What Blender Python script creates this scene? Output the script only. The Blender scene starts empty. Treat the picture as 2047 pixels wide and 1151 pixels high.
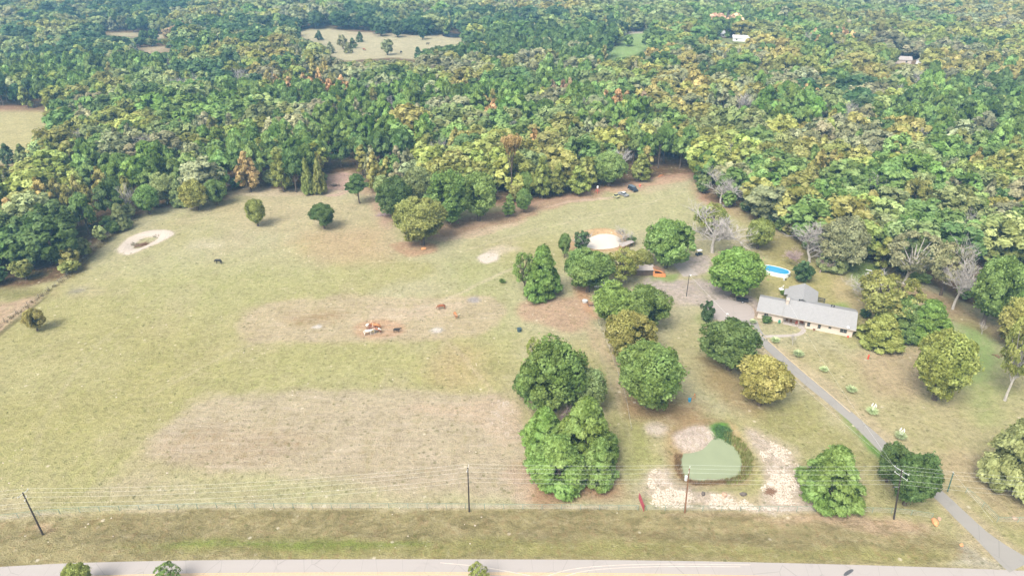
import bpy, math, random
import numpy as np
from mathutils import Vector, Matrix

# ------------------------------------------------------------------ camera, world, sun, exposure
scene = bpy.context.scene
COL = scene.collection
W, HH, F = 2047.0, 1151.0, 1365.0            # photograph size and focal length in its pixels
PITCH = math.radians(28.95)
CAMH = 100.0
cam_d = bpy.data.cameras.new('camera')
cam_d.sensor_width = 36.0
cam_d.lens = 36.0 * F / W
cam_d.clip_start = 0.5
cam_d.clip_end = 12000
cam = bpy.data.objects.new('camera', cam_d)
COL.objects.link(cam)
cam.location = (0, 0, CAMH)
cam.rotation_euler = (math.pi / 2 - PITCH, 0, 0)
scene.camera = cam

SUN_EL, SUN_AZ = math.radians(52), math.radians(215)   # azimuth clockwise from +Y
world = bpy.data.worlds.new('World')
scene.world = world
world.use_nodes = True
wn = world.node_tree
wn.nodes.clear()
sky = wn.nodes.new('ShaderNodeTexSky')
sky.sky_type = 'NISHITA'
sky.sun_disc = False
sky.sun_elevation = SUN_EL
sky.sun_rotation = SUN_AZ
sky.air_density = 1.0
sky.dust_density = 5.0
sky.ozone_density = 1.0
bg = wn.nodes.new('ShaderNodeBackground')
bg.inputs['Strength'].default_value = 0.13
out = wn.nodes.new('ShaderNodeOutputWorld')
hs = wn.nodes.new('ShaderNodeHueSaturation')
hs.inputs['Saturation'].default_value = .30
wn.links.new(sky.outputs[0], hs.inputs['Color'])
wn.links.new(hs.outputs[0], bg.inputs[0])
wn.links.new(bg.outputs[0], out.inputs[0])
sun_d = bpy.data.lights.new('sun', 'SUN')
sun_d.energy = 1.95
sun_d.angle = math.radians(28)
sun_d.color = (1.0, 0.94, 0.84)
sun = bpy.data.objects.new('sun', sun_d)
COL.objects.link(sun)
sd_ = Vector((math.sin(SUN_AZ) * math.cos(SUN_EL), math.cos(SUN_AZ) * math.cos(SUN_EL), math.sin(SUN_EL)))
sun.rotation_euler = sd_.to_track_quat('Z', 'Y').to_euler()
vs = scene.view_settings
vs.view_transform = 'Standard'
vs.look = 'None'
vs.gamma = 1.0
vs.use_curve_mapping = False
vs.exposure = 1.20
scene.cycles.use_denoising = True
scene.cycles.max_bounces = 5
scene.cycles.diffuse_bounces = 3
scene.cycles.glossy_bounces = 2
scene.cycles.transmission_bounces = 3
scene.cycles.transparent_max_bounces = 4
scene.cycles.volume_bounces = 1

R = np.random.RandomState(7)
rnd = random.Random(11)
PI = math.pi

# ------------------------------------------------------------------ photograph pixel -> place on the ground
SP, CP = math.sin(PITCH), math.cos(PITCH)

def gp(px, py, z=0.0):
    a = (px - W / 2) / F
    b = (HH / 2 - py) / F
    dy = CP + b * SP
    dz = -SP + b * CP
    t = (z - CAMH) / dz
    return (a * t, dy * t)

def proj(x, y, z=0.0):
    x = np.asarray(x, float); y = np.asarray(y, float); z = np.asarray(z, float) - CAMH
    zc = y * CP - z * SP
    up = y * SP + z * CP
    zc = np.maximum(zc, 1e-3)
    return W / 2 + F * x / zc, HH / 2 - F * up / zc

def scale_at(x, y, z=0.0):
    return F / (y * CP - (z - CAMH) * SP)

def height_to(x, y, ty):
    lo, hi = 0.3, 60.0
    for _ in range(30):
        m = (lo + hi) / 2
        if proj(x, y, m)[1] > ty: lo = m
        else: hi = m
    return lo

def P(pts, z=0.0):
    return [gp(a, b, z) for a, b in pts]

# ------------------------------------------------------------------ numpy noise, polygons
_T = np.random.RandomState(3).rand(256, 256)
def vnoise(x, y):
    xi = np.floor(x).astype(int); yi = np.floor(y).astype(int)
    fx = x - xi; fy = y - yi
    fx = fx * fx * (3 - 2 * fx); fy = fy * fy * (3 - 2 * fy)
    a = _T[xi % 256, yi % 256]; b = _T[(xi + 1) % 256, yi % 256]
    c = _T[xi % 256, (yi + 1) % 256]; d = _T[(xi + 1) % 256, (yi + 1) % 256]
    return (a * (1 - fx) + b * fx) * (1 - fy) + (c * (1 - fx) + d * fx) * fy
def fbm(x, y, s, octs=4, off=0.0):
    v = 0; a = .5; t = 0
    x = np.asarray(x) / s + off * 7.13 + 41; y = np.asarray(y) / s - off * 3.7 + 17
    for _ in range(octs):
        v = v + a * vnoise(x, y); t += a
        x = x * 2.03 + 5.1; y = y * 2.03 + 9.7; a *= .5
    return v / t

def sdist(x, y, poly):
    """signed distance in metres, negative inside"""
    p = np.array(poly, float)
    d = np.full(x.shape, 1e18); ins = np.zeros(x.shape, bool)
    n = len(p)
    for i in range(n):
        ax, ay = p[i]; bx, by = p[(i + 1) % n]
        ex, ey = bx - ax, by - ay
        wx, wy = x - ax, y - ay
        t = np.clip((wx * ex + wy * ey) / (ex * ex + ey * ey + 1e-12), 0, 1)
        dd = (wx - ex * t) ** 2 + (wy - ey * t) ** 2
        d = np.minimum(d, dd)
        c = ((ay <= y) != (by <= y))
        with np.errstate(divide='ignore', invalid='ignore'):
            xx = ax + (y - ay) * ex / (ey if abs(ey) > 1e-12 else 1e-12)
        ins ^= c & (x < xx)
    d = np.sqrt(d)
    return np.where(ins, -d, d)

def sd_box(x, y, poly, pad):
    p = np.array(poly)
    m = (x > p[:, 0].min() - pad) & (x < p[:, 0].max() + pad) & (y > p[:, 1].min() - pad) & (y < p[:, 1].max() + pad)
    r = np.full(x.shape, 1e3)
    if m.any():
        r[m] = sdist(x[m], y[m], poly)
    return r

def sstep(a, b, v):
    t = np.clip((v - a) / (b - a), 0, 1)
    return t * t * (3 - 2 * t)

def smooth_poly(poly, it=2):
    p = [tuple(q) for q in poly]
    for _ in range(it):
        q = []
        n = len(p)
        for i in range(n):
            a, b = p[i], p[(i + 1) % n]
            q.append((a[0] * .75 + b[0] * .25, a[1] * .75 + b[1] * .25))
            q.append((a[0] * .25 + b[0] * .75, a[1] * .25 + b[1] * .75))
        p = q
    return p

def resample(pts, step):
    p = np.array(pts, float)
    seg = np.sqrt(((p[1:] - p[:-1]) ** 2).sum(1))
    s = np.concatenate([[0], np.cumsum(seg)])
    n = max(2, int(round(s[-1] / step)) + 1)
    t = np.linspace(0, s[-1], n)
    return np.stack([np.interp(t, s, p[:, i]) for i in range(p.shape[1])], 1)

def chaikin(pts, it=3):
    p = [tuple(q) for q in pts]
    for _ in range(it):
        q = [p[0]]
        for a, b in zip(p[:-1], p[1:]):
            q.append(tuple(a[i] * .75 + b[i] * .25 for i in range(len(a))))
            q.append(tuple(a[i] * .25 + b[i] * .75 for i in range(len(a))))
        q.append(p[-1]); p = q
    return p

# ------------------------------------------------------------------ colours and materials
def lin(c):
    return tuple((v / 255 / 12.92) if v <= 10 else (((v / 255) + .055) / 1.055) ** 2.4 for v in c)
K = 0.50
def alb(r, g, b, k=None):
    """real-world base colour of a surface that shows as this sRGB colour in the bright photograph"""
    k = K if k is None else k
    return tuple(v * k for v in lin((r, g, b)))

def new_mat(name):
    m = bpy.data.materials.new(name)
    m.use_nodes = True
    nt = m.node_tree
    nt.nodes.clear()
    return m, nt

class NT:
    def __init__(s, nt): s.nt = nt
    def n(s, t, **kw):
        x = s.nt.nodes.new('ShaderNode' + t)
        for k, v in kw.items():
            setattr(x, k, v)
        return x
    def l(s, a, b): s.nt.links.new(a, b)
    def set(s, sock, v):
        if hasattr(v, 'links') or isinstance(v, bpy.types.NodeSocket): s.l(v, sock)
        else: sock.default_value = v
    def math(s, op, a, b=0.0, c=None, clamp=False):
        m = s.n('Math', operation=op, use_clamp=clamp)
        s.set(m.inputs[0], a); s.set(m.inputs[1], b)
        if c is not None: s.set(m.inputs[2], c)
        return m.outputs[0]
    def mix(s, f, a, b, blend='MIX'):
        m = s.n('Mix', data_type='RGBA', blend_type=blend)
        s.set(m.inputs[0], f)
        for k, v in ((6, a), (7, b)):
            if isinstance(v, tuple): v = v + (1.0,) if len(v) == 3 else v
            s.set(m.inputs[k], v)
        return m.outputs[2]
    def noise(s, vec, scale, detail=4, rough=.55, dist=0.0, out=0):
        m = s.n('TexNoise')
        s.l(vec, m.inputs['Vector'])
        m.inputs['Scale'].default_value = scale
        m.inputs['Detail'].default_value = detail
        m.inputs['Roughness'].default_value = rough
        m.inputs['Distortion'].default_value = dist
        return m.outputs[out]
    def ramp(s, v, a, b):
        m = s.n('MapRange', interpolation_type='SMOOTHSTEP')
        s.set(m.inputs[0], v); s.set(m.inputs[1], a); s.set(m.inputs[2], b)
        return m.outputs[0]
    def scaled(s, vec, sx, sy, sz=1.0, rot=0.0):
        m = s.n('Mapping')
        s.l(vec, m.inputs[0])
        m.inputs['Scale'].default_value = (sx, sy, sz)
        m.inputs['Rotation'].default_value = (0, 0, rot)
        return m.outputs[0]

def simple_mat(name, color, rough=.7, var=.18, vscale=2.0, metal=0.0, spec=.3, bump=0.0, streak=None):
    m, nt = new_mat(name)
    t = NT(nt)
    tc = t.n('TexCoord')
    vec = tc.outputs['Object']
    if streak: vec = t.scaled(vec, *streak)
    nz = t.noise(vec, vscale, 5, .6)
    f = t.ramp(nz, .3, .7)
    lo = tuple(c * (1 - var) for c in color); hi = tuple(min(1, c * (1 + var)) for c in color)
    col = t.mix(f, lo, hi)
    nz2 = t.noise(tc.outputs['Object'], vscale * 9, 3, .6)
    col = t.mix(.25, col, t.mix(nz2, lo, hi))
    b = t.n('BsdfPrincipled')
    t.l(col, b.inputs['Base Color'])
    b.inputs['Roughness'].default_value = rough
    b.inputs['Metallic'].default_value = metal
    b.inputs['Specular IOR Level'].default_value = spec
    if bump:
        bp = t.n('Bump'); bp.inputs['Strength'].default_value = bump
        t.l(nz2, bp.inputs['Height']); t.l(bp.outputs[0], b.inputs['Normal'])
    o = t.n('OutputMaterial'); t.l(b.outputs[0], o.inputs[0])
    return m

def leaf_mat(name, transl=.32, lo=.32, hi=1.65):
    m, nt = new_mat(name)
    t = NT(nt)
    tint = t.n('Attribute', attribute_type='INSTANCER', attribute_name='tint').outputs['Color']
    lv = t.n('Attribute', attribute_type='GEOMETRY', attribute_name='lv').outputs['Fac']
    rn = t.n('ObjectInfo').outputs['Random']
    tc = t.n('TexCoord').outputs['Object']
    nz = t.noise(tc, .22, 3, .6)
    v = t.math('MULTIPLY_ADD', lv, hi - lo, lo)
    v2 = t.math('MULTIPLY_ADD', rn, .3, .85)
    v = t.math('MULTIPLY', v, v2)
    hsv = t.n('HueSaturation')
    t.l(tint, hsv.inputs['Color'])
    hue = t.math('MULTIPLY_ADD', nz, .07, .466)
    t.l(hue, hsv.inputs['Hue'])
    sat = t.math('MULTIPLY_ADD', lv, -.22, 1.02)
    t.l(sat, hsv.inputs['Saturation'])
    t.l(v, hsv.inputs['Value'])
    d = t.n('BsdfDiffuse'); tr = t.n('BsdfTranslucent')
    t.l(hsv.outputs[0], d.inputs[0]); t.l(hsv.outputs[0], tr.inputs[0])
    mx = t.n('MixShader'); mx.inputs[0].default_value = transl
    t.l(d.outputs[0], mx.inputs[1]); t.l(tr.outputs[0], mx.inputs[2])
    o = t.n('OutputMaterial'); t.l(mx.outputs[0], o.inputs[0])
    return m

def tint_mat(name, attr='tint', rough=.8):
    m, nt = new_mat(name)
    t = NT(nt)
    tint = t.n('Attribute', attribute_type='INSTANCER', attribute_name=attr).outputs['Color']
    tc = t.n('TexCoord').outputs['Object']
    nz = t.noise(tc, 3.0, 4, .6)
    col = t.mix(t.ramp(nz, .3, .7), t.mix(1.0, tint, (.7, .7, .7), 'MULTIPLY'), t.mix(1.0, tint, (1.25, 1.25, 1.25), 'MULTIPLY'))
    b = t.n('BsdfPrincipled'); t.l(col, b.inputs['Base Color']); b.inputs['Roughness'].default_value = rough
    b.inputs['Specular IOR Level'].default_value = .3
    o = t.n('OutputMaterial'); t.l(b.outputs[0], o.inputs[0])
    return m

LEAF = leaf_mat('leaf')
BARK = simple_mat('bark', (.10, .075, .055), .9, .35, 3.0, bump=.3)
BARK_PALE = simple_mat('bark_pale', (.36, .33, .29), .9, .25, 3.0)
TWIG = simple_mat('twig_grey', (.34, .31, .28), .9, .25, 1.0)
TWIG_PINK = simple_mat('twig_pink', (.36, .27, .25), .9, .25, 1.0)

# ------------------------------------------------------------------ mesh helpers
def mesh_np(name, verts, faces, mats=(), smooth=False, midx=None):
    """verts (N,3), faces: list of (M,k) int arrays"""
    me = bpy.data.meshes.new(name)
    verts = np.asarray(verts, np.float32)
    if isinstance(faces, np.ndarray): faces = [faces]
    faces = [f for f in faces if len(f)]
    loops = np.concatenate([f.reshape(-1) for f in faces]).astype(np.int32)
    tot = np.concatenate([np.full(len(f), f.shape[1], np.int32) for f in faces])
    start = np.concatenate([[0], np.cumsum(tot)[:-1]]).astype(np.int32)
    me.vertices.add(len(verts)); me.vertices.foreach_set('co', verts.reshape(-1))
    me.loops.add(len(loops)); me.loops.foreach_set('vertex_index', loops)
    me.polygons.add(len(tot)); me.polygons.foreach_set('loop_start', start); me.polygons.foreach_set('loop_total', tot)
    if midx is not None: me.polygons.foreach_set('material_index', np.asarray(midx, np.int32))
    me.update(calc_edges=True)
    me.polygons.foreach_set('use_smooth', np.full(len(tot), bool(smooth)))
    for m in mats: me.materials.append(m)
    return me

class MB:
    def __init__(s): s.v = []; s.f = []
    def add(s, vs, fs):
        o = len(s.v); s.v += [tuple(v) for v in vs]; s.f += [tuple(i + o for i in f) for f in fs]; return s
    def box(s, x0, y0, z0, x1, y1, z1):
        return s.add([(x0, y0, z0), (x1, y0, z0), (x1, y1, z0), (x0, y1, z0), (x0, y0, z1), (x1, y0, z1), (x1, y1, z1), (x0, y1, z1)],
                     [(0, 3, 2, 1), (4, 5, 6, 7), (0, 1, 5, 4), (1, 2, 6, 5), (2, 3, 7, 6), (3, 0, 4, 7)])
    def prism(s, prof, axis, a0, a1):
        """prof: list of 2D points; axis 'x','y','z' extruded from a0 to a1"""
        n = len(prof)
        def mk(p, a):
            return {'x': (a, p[0], p[1]), 'y': (p[0], a, p[1]), 'z': (p[0], p[1], a)}[axis]
        vs = [mk(p, a0) for p in prof] + [mk(p, a1) for p in prof]
        fs = [tuple(range(n))[::-1], tuple(range(n, 2 * n))]
        for i in range(n):
            j = (i + 1) % n
            fs.append((i, j, n + j, n + i))
        return s.add(vs, fs)
    def cyl(s, p0, p1, r0, r1=None, n=8, caps=True):
        r1 = r0 if r1 is None else r1
        p0 = Vector(p0); p1 = Vector(p1); d = (p1 - p0).normalized()
        u = d.orthogonal().normalized(); w = d.cross(u)
        vs = []
        for p, r in ((p0, r0), (p1, r1)):
            for i in range(n):
                a = 2 * PI * i / n
                vs.append(p + (u * math.cos(a) + w * math.sin(a)) * r)
        fs = [(i, (i + 1) % n, n + (i + 1) % n, n + i) for i in range(n)]
        if caps: fs += [tuple(range(n))[::-1], tuple(range(n, 2 * n))]
        return s.add(vs, fs)
    def tube(s, pts, r, n=4):
        for a, b in zip(pts[:-1], pts[1:]): s.cyl(a, b, r, r, n, False)
        return s
    def blob(s, c, rx, ry, rz, nu=8, nv=5, jit=0.0, seed=0):
        rr = random.Random(seed); vs = [(c[0], c[1], c[2] + rz)]
        for j in range(1, nv):
            ph = PI * j / nv
            for i in range(nu):
                a = 2 * PI * i / nu; k = 1 + jit * (rr.random() - .5)
                vs.append((c[0] + rx * k * math.sin(ph) * math.cos(a), c[1] + ry * k * math.sin(ph) * math.sin(a), c[2] + rz * k * math.cos(ph)))
        vs.append((c[0], c[1], c[2] - rz))
        fs = [(0, 1 + i, 1 + (i + 1) % nu) for i in range(nu)]
        for j in range(nv - 2):
            for i in range(nu):
                a = 1 + j * nu + i; b = 1 + j * nu + (i + 1) % nu
                fs.append((a, a + nu, b + nu, b))
        L = len(vs) - 1; o = 1 + (nv - 2) * nu
        fs += [(L, o + (i + 1) % nu, o + i) for i in range(nu)]
        return s.add(vs, fs)
    def mesh(s, name, mat, smooth=False):
        me = bpy.data.meshes.new(name); me.from_pydata(s.v, [], s.f); me.update()
        if mat: me.materials.append(mat)
        if smooth: me.polygons.foreach_set('use_smooth', [True] * len(me.polygons))
        return me

def link(name, data, parent=None, loc=None, rz=None):
    o = bpy.data.objects.new(name, data); COL.objects.link(o)
    if parent is not None: o.parent = parent
    if loc is not None: o.location = loc
    if rz is not None: o.rotation_euler = (0, 0, rz)
    return o
def thing(name, label, cat, loc=(0, 0, 0), rz=0.0, group=None):
    o = link(name, None, None, loc, rz); return tag(o, label, cat, group)
def tag(o, label, cat, group=None):
    o['label'] = label; o['category'] = cat
    if group: o['group'] = group
    return o
def structure(o): o['kind'] = 'structure'; return o
def stuff(o): o['kind'] = 'stuff'; return o
def part(name, mb, mat, parent, label=None, smooth=False):
    o = link(name, mb.mesh(name, mat, smooth), parent)
    if label: o['label'] = label
    return o

# ------------------------------------------------------------------ the lie of the land
POND_Z, POND2_Z = -0.75, -0.45
pond_px = [(1363, 905), (1378, 906), (1400, 901), (1412, 892), (1421, 879), (1436, 873), (1453, 881), (1470, 894), (1484, 914), (1483, 935), (1480, 952), (1456, 960), (1403, 965), (1378, 963), (1364, 952), (1357, 928)]
pond = smooth_poly(P(pond_px, POND_Z), 2)
pond2_px = [(1177, 476), (1195, 468), (1216, 467), (1235, 472), (1244, 482), (1242, 491), (1225, 497), (1190, 499), (1172, 494), (1150, 489), (1148, 483), (1160, 480)]
pond2 = smooth_poly(P(pond2_px, POND2_Z), 2)
pit = smooth_poly(P([(256, 492), (272, 480), (300, 470), (325, 468), (322, 477), (296, 488), (268, 500)]), 2)
pit_sand = smooth_poly(P([(234, 502), (245, 486), (268, 469), (300, 459), (335, 459), (350, 464), (338, 476), (300, 494), (262, 509), (240, 508)]), 2)

def terrain(x, y):
    x = np.asarray(x, float); y = np.asarray(y, float)
    h = sstep(330, 520, y) * (fbm(x, y, 170, 3, 1.3) - .5) * 9 + sstep(330, 700, y) * (fbm(x, y, 60, 2, 4.3) - .5) * 2
    s = sd_box(x, y, pond, 12)
    h = h - 1.5 * sstep(2.2, -2.2, s) + .35 * np.exp(-((s - 4.2) / 1.2) ** 2)
    s = sd_box(x, y, pond2, 12)
    h = h - .9 * sstep(1.8, -1.8, s) + .3 * np.exp(-((s - 3.2) / 1.2) ** 2)
    s = sd_box(x, y, pit, 10)
    h = h - .5 * sstep(1.2, -1.6, s) + .3 * np.exp(-((s - 2.5) / 1.5) ** 2)
    # shallow ditch of the verge
    dr = y - 88.5 - 0.0006 * x * x * 0
    h = h - .35 * np.exp(-(dr / 2.2) ** 2) * sstep(66, 52, x)
    return h
def tz(x, y): return float(terrain(np.array([x]), np.array([y]))[0])

# forest edge (ground pixels): everything beyond is wooded unless it is a clearing
edge_px = [(-900, 560), (-200, 575), (0, 578), (60, 572), (130, 556), (185, 496), (235, 452), (300, 425), (370, 408), (440, 396), (455, 384), (520, 378), (600, 382), (642, 381), (648, 348), (700, 342), (730, 380), (790, 400), (860, 408), (960, 405), (1040, 408), (1090, 398), (1150, 388), (1210, 374), (1290, 360), (1345, 350), (1402, 344), (1412, 396), (1440, 408), (1500, 432), (1560, 470), (1625, 512), (1690, 540), (1760, 552), (1830, 568), (1900, 592), (1965, 625), (2010, 655), (2060, 670), (2600, 780)]
clear_px = [
    [(-600, 224), (108, 220), (116, 232), (70, 290), (60, 330), (-600, 330)],
    [(590, 64), (660, 60), (760, 66), (940, 70), (935, 82), (868, 90), (840, 104), (836, 122), (780, 118), (690, 126), (655, 112), (640, 88), (605, 78)],
    [(195, 58), (350, 66), (352, 76), (200, 66)],
    [(256, 96), (352, 92), (340, 104), (296, 109)],
    [(1240, 72), (1302, 64), (1300, 100), (1262, 112), (1205, 119), (1215, 100), (1240, 90)],
    [(648, 345), (702, 338), (700, 386), (648, 386)],
    [(1380, 60), (1400, 58), (1398, 66), (1380, 68)],
    [(1425, 78), (1500, 80), (1500, 92), (1430, 90)],
    [(1780, 118), (1850, 118), (1850, 128), (1785, 128)],
    [(410, 165), (430, 162), (432, 172), (410, 174)],
    [(-100, 215), (40, 214), (40, 222), (-100, 222)],
]
edge_w = [gp(a, b) for a, b in edge_px]
clear_w = [P(c) for c in clear_px]
def wooded(x, y):
    px, py = proj(x, y, 0)
    eb = np.interp(px, [p[0] for p in edge_px], [p[1] for p in edge_px])
    w = (py < eb - 1.0)
    for c in clear_w:
        w &= ~(sd_box(x, y, c, 5) < 0)
    return w
# distance field of the wood edge for the ground colours
def wood_sd(x, y):
    poly = edge_w + [(2500, 400), (2500, 3000), (-2500, 3000), (-2500, 400)]
    return sdist(x, y, poly)

# ------------------------------------------------------------------ ground sheet
xs = np.concatenate([-np.geomspace(4000, 262, 26), np.arange(-255, 255.1, .85), np.geomspace(262, 4000, 26)])
ys = np.concatenate([np.linspace(-1500, -20, 8), np.arange(0, 60, 6), np.arange(66, 335, .85), np.arange(335, 1000, 4.5), np.geomspace(1005, 7000, 16)])
GX, GY = np.meshgrid(xs, ys)
gx, gy = GX.ravel(), GY.ravel()
gz = terrain(gx, gy)
ny, nx = GX.shape
idx = np.arange(nx * ny).reshape(ny, nx)
quads = np.stack([idx[:-1, :-1], idx[:-1, 1:], idx[1:, 1:], idx[1:, :-1]], -1).reshape(-1, 4)

wx = gx + (fbm(gx, gy, 9, 4, 2) - .5) * 7
wy = gy + (fbm(gx, gy, 9, 4, 3) - .5) * 7
n_big = fbm(gx, gy, 38, 4, 5); n_mid = fbm(gx, gy, 11, 4, 6); n_str = fbm(gx, gy * 2.2, 14, 4, 7)

def C(*a): return np.array(alb(*a))
col = np.zeros((len(gx), 3))
past_a, past_b, past_c = C(208, 200, 156), C(197, 190, 132), C(210, 194, 156)
t1 = sstep(.4, .62, n_big)[:, None]; t2 = sstep(.5, .72, n_mid)[:, None]
col[:] = past_a * (1 - t1) + past_b * t1
col = col * (1 - .5 * t2) + past_c * .5 * t2
sand = np.zeros(len(gx)); soil = np.zeros(len(gx)); lush = np.zeros(len(gx)); dry = np.zeros(len(gx)); fine = np.ones(len(gx)) * .5

def paint(poly_px, feather, color=None, w=1.0, ch=None, warp=1.0, sm=1, edge_n=0.0):
    global col
    poly = smooth_poly(P(poly_px), sm) if sm else P(poly_px)
    X = gx + (wx - gx) * warp; Y = gy + (wy - gy) * warp
    s = sd_box(X, Y, poly, feather * 2 + 12)
    if edge_n: s = s + (n_mid - .5) * edge_n
    m = sstep(feather, -feather, s) * w
    if color is not None:
        col = col * (1 - m[:, None]) + np.array(color) * m[:, None]
    if ch is not None:
        for name, val in ch.items():
            a = globals()[name]
            a[:] = a * (1 - m) + val * m
    return m

# pasture tones
paint([(-200, 640), (260, 620), (520, 700), (420, 800), (250, 880), (-200, 960)], 16, C(192, 184, 120), .7)
paint([(200, 520), (640, 500), (700, 560), (460, 620), (300, 600)], 14, C(196, 194, 134), .6)
paint([(620, 690), (1000, 690), (1000, 760), (440, 780), (400, 740)], 9, C(192, 188, 124), .6)
paint([(880, 500), (1040, 520), (1040, 680), (930, 660), (900, 580)], 9, C(188, 190, 128), .6)
paint([(440, 395), (760, 390), (800, 470), (760, 520), (560, 460), (400, 440)], 8, C(214, 196, 152), .6)
paint([(560, 470), (760, 450), (800, 520), (640, 530)], 7, C(212, 182, 142), .7)
paint([(1060, 420), (1400, 360), (1420, 450), (1280, 470), (1100, 470), (960, 480), (940, 460)], 6, C(205, 200, 150), .8)
paint([(860, 700), (960, 690), (990, 760), (880, 780)], 6, C(214, 184, 138), .55)
# big mown patches
paint([(286, 880), (330, 850), (400, 800), (470, 783), (700, 780), (1000, 784), (1040, 815), (1050, 880), (1040, 960), (1060, 1000), (960, 985), (820, 985), (720, 960), (560, 955), (450, 965), (340, 930), (292, 910)], 2.2, C(210, 192, 162), .85, dict(soil=.34, fine=.85))
paint([(960, 790), (1050, 800), (1050, 880), (1000, 880), (985, 850), (880, 835), (760, 822), (900, 806)], 2, C(226, 200, 170), .7, dict(sand=.50))
paint([(1010, 930), (1060, 930), (1080, 1010), (1035, 1012), (1030, 970)], 1.5, C(226, 202, 176), .8, dict(sand=.50))
paint([(290, 905), (330, 870), (480, 850), (640, 870), (600, 920), (430, 955), (340, 930)], 4, C(196, 168, 136), .30, dict(soil=.46))
paint([(458, 668), (470, 630), (520, 602), (620, 590), (800, 596), (930, 590), (1000, 590), (1010, 640), (960, 676), (860, 682), (640, 684), (500, 680)], 1.6, C(212, 192, 156), .85, dict(soil=.30, fine=.8))
paint([(560, 622), (680, 622), (690, 645), (570, 648)], 4, C(190, 162, 118), .6, dict(soil=.5))
paint([(740, 622), (800, 620), (930, 600), (925, 618), (870, 640), (780, 650), (690, 648)], 2, C(232, 208, 178), .6, dict(sand=.52))
paint([(705, 660), (722, 643), (765, 637), (808, 650), (806, 668), (760, 678), (718, 674)], 1.0, C(216, 178, 142), 1, dict(soil=.15, sand=0), warp=.4)
paint([(400, 782), (1000, 780), (1000, 800), (390, 806)], 2, C(204, 190, 156), .4)
# bare sandy spots
paint([(952, 516), (962, 507), (990, 500), (1004, 505), (1000, 520), (975, 527), (958, 524)], .7, C(238, 224, 208), 1, dict(sand=.75), warp=.5)
paint([(960, 498), (1010, 488), (1040, 498), (1000, 512)], 2, C(226, 208, 180), .8, dict(sand=.4))
paint([(858, 660), (872, 654), (888, 657), (884, 664), (866, 664)], .5, C(222, 218, 218), 1, dict(sand=.8), warp=.2)
paint([(930, 600), (944, 592), (958, 596), (956, 605), (938, 606)], .6, C(190, 180, 176), 1, dict(sand=.1), warp=.3)
paint([(622, 654), (634, 649), (644, 652), (636, 657)], .4, C(232, 232, 236), 1, dict(sand=.8), warp=.1)
paint([(380, 482), (440, 480), (440, 492), (385, 490)], 3, C(226, 212, 180), .6, dict(sand=.35))
paint([(150, 576), (176, 576), (170, 584), (130, 586)], 1.5, C(176, 168, 150), .8)
paint([(540, 1180), (540, 1180), (541, 1181)], 1)
paint([(180, 970), (320, 950), (420, 985), (300, 1010), (150, 1005)], 3, C(214, 198, 164), .5, dict(sand=.36))
paint([(-100, 985), (60, 975), (60, 1020), (-100, 1025)], 3, C(214, 198, 164), .5, dict(sand=.36))
paint([(740, 950), (880, 940), (900, 990), (760, 985)], 3, None, 1, dict(sand=.32))
paint([(480, 950), (700, 948), (720, 1005), (500, 1005)], 3, C(202, 196, 146), .6)
# wood edge, red soil
ws = wood_sd(gx, gy)
ws2 = ws + (n_mid - .5) * 10
strip = sstep(7, 0, ws2) * ((gx > -115) & (gy > 215)) * sstep(330, 300, gy)
pxg, pyg = proj(gx, gy, 0)
red_w = np.interp(pxg, [0, 180, 260, 430, 640, 760, 1100, 1400, 1440, 1500, 2047], [.25, .3, .8, .5, .5, .8, 1, 1, .8, .2, .2])
m = np.clip(strip * red_w, 0, 1)[:, None]
col = col * (1 - m) + C(202, 160, 132) * m
floor = sstep(1.5, -3, ws2)[:, None]
fl = C(128, 98, 68) * (1 - t2) + C(112, 100, 62) * t2
col = col * (1 - floor) + fl * floor
soil = np.where(floor[:, 0] > .5, .3, soil)
paint([(735, 385), (800, 430), (770, 470), (745, 420)], 3, C(208, 168, 146), .8, dict(sand=.35))
paint([(780, 485), (870, 480), (880, 505), (820, 515), (790, 505)], 1.2, C(204, 164, 130), .9, dict(soil=.3), warp=.6)
paint([(800, 470), (880, 440), (1050, 415), (1080, 402), (1190, 384), (1200, 396), (1090, 415), (1070, 436), (960, 462), (880, 480)], 2, C(204, 166, 138), .85, dict(soil=.4))
paint([(880, 474), (960, 460), (1060, 438), (1050, 446), (960, 472), (885, 484)], 1, C(226, 198, 168), .8, dict(sand=.4))
paint([(1075, 412), (1130, 400), (1200, 393), (1240, 388), (1200, 398), (1120, 406)], 1, C(238, 208, 184), .9, dict(sand=.42))
paint([(1240, 386), (1300, 372), (1400, 352), (1405, 344), (1290, 362), (1200, 375)], 2, C(222, 180, 150), .8, dict(sand=.3))
paint([(1280, 375), (1340, 368), (1350, 376), (1290, 388)], 3, C(228, 206, 168), .7)
paint([(645, 350), (698, 344), (702, 360), (700, 392), (640, 394)], 1.5, C(222, 186, 168), 1, dict(sand=.35))
paint([(445, 380), (640, 376), (700, 386), (640, 392), (450, 392)], 1.5, C(224, 204, 170), .8, dict(sand=.3))
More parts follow.
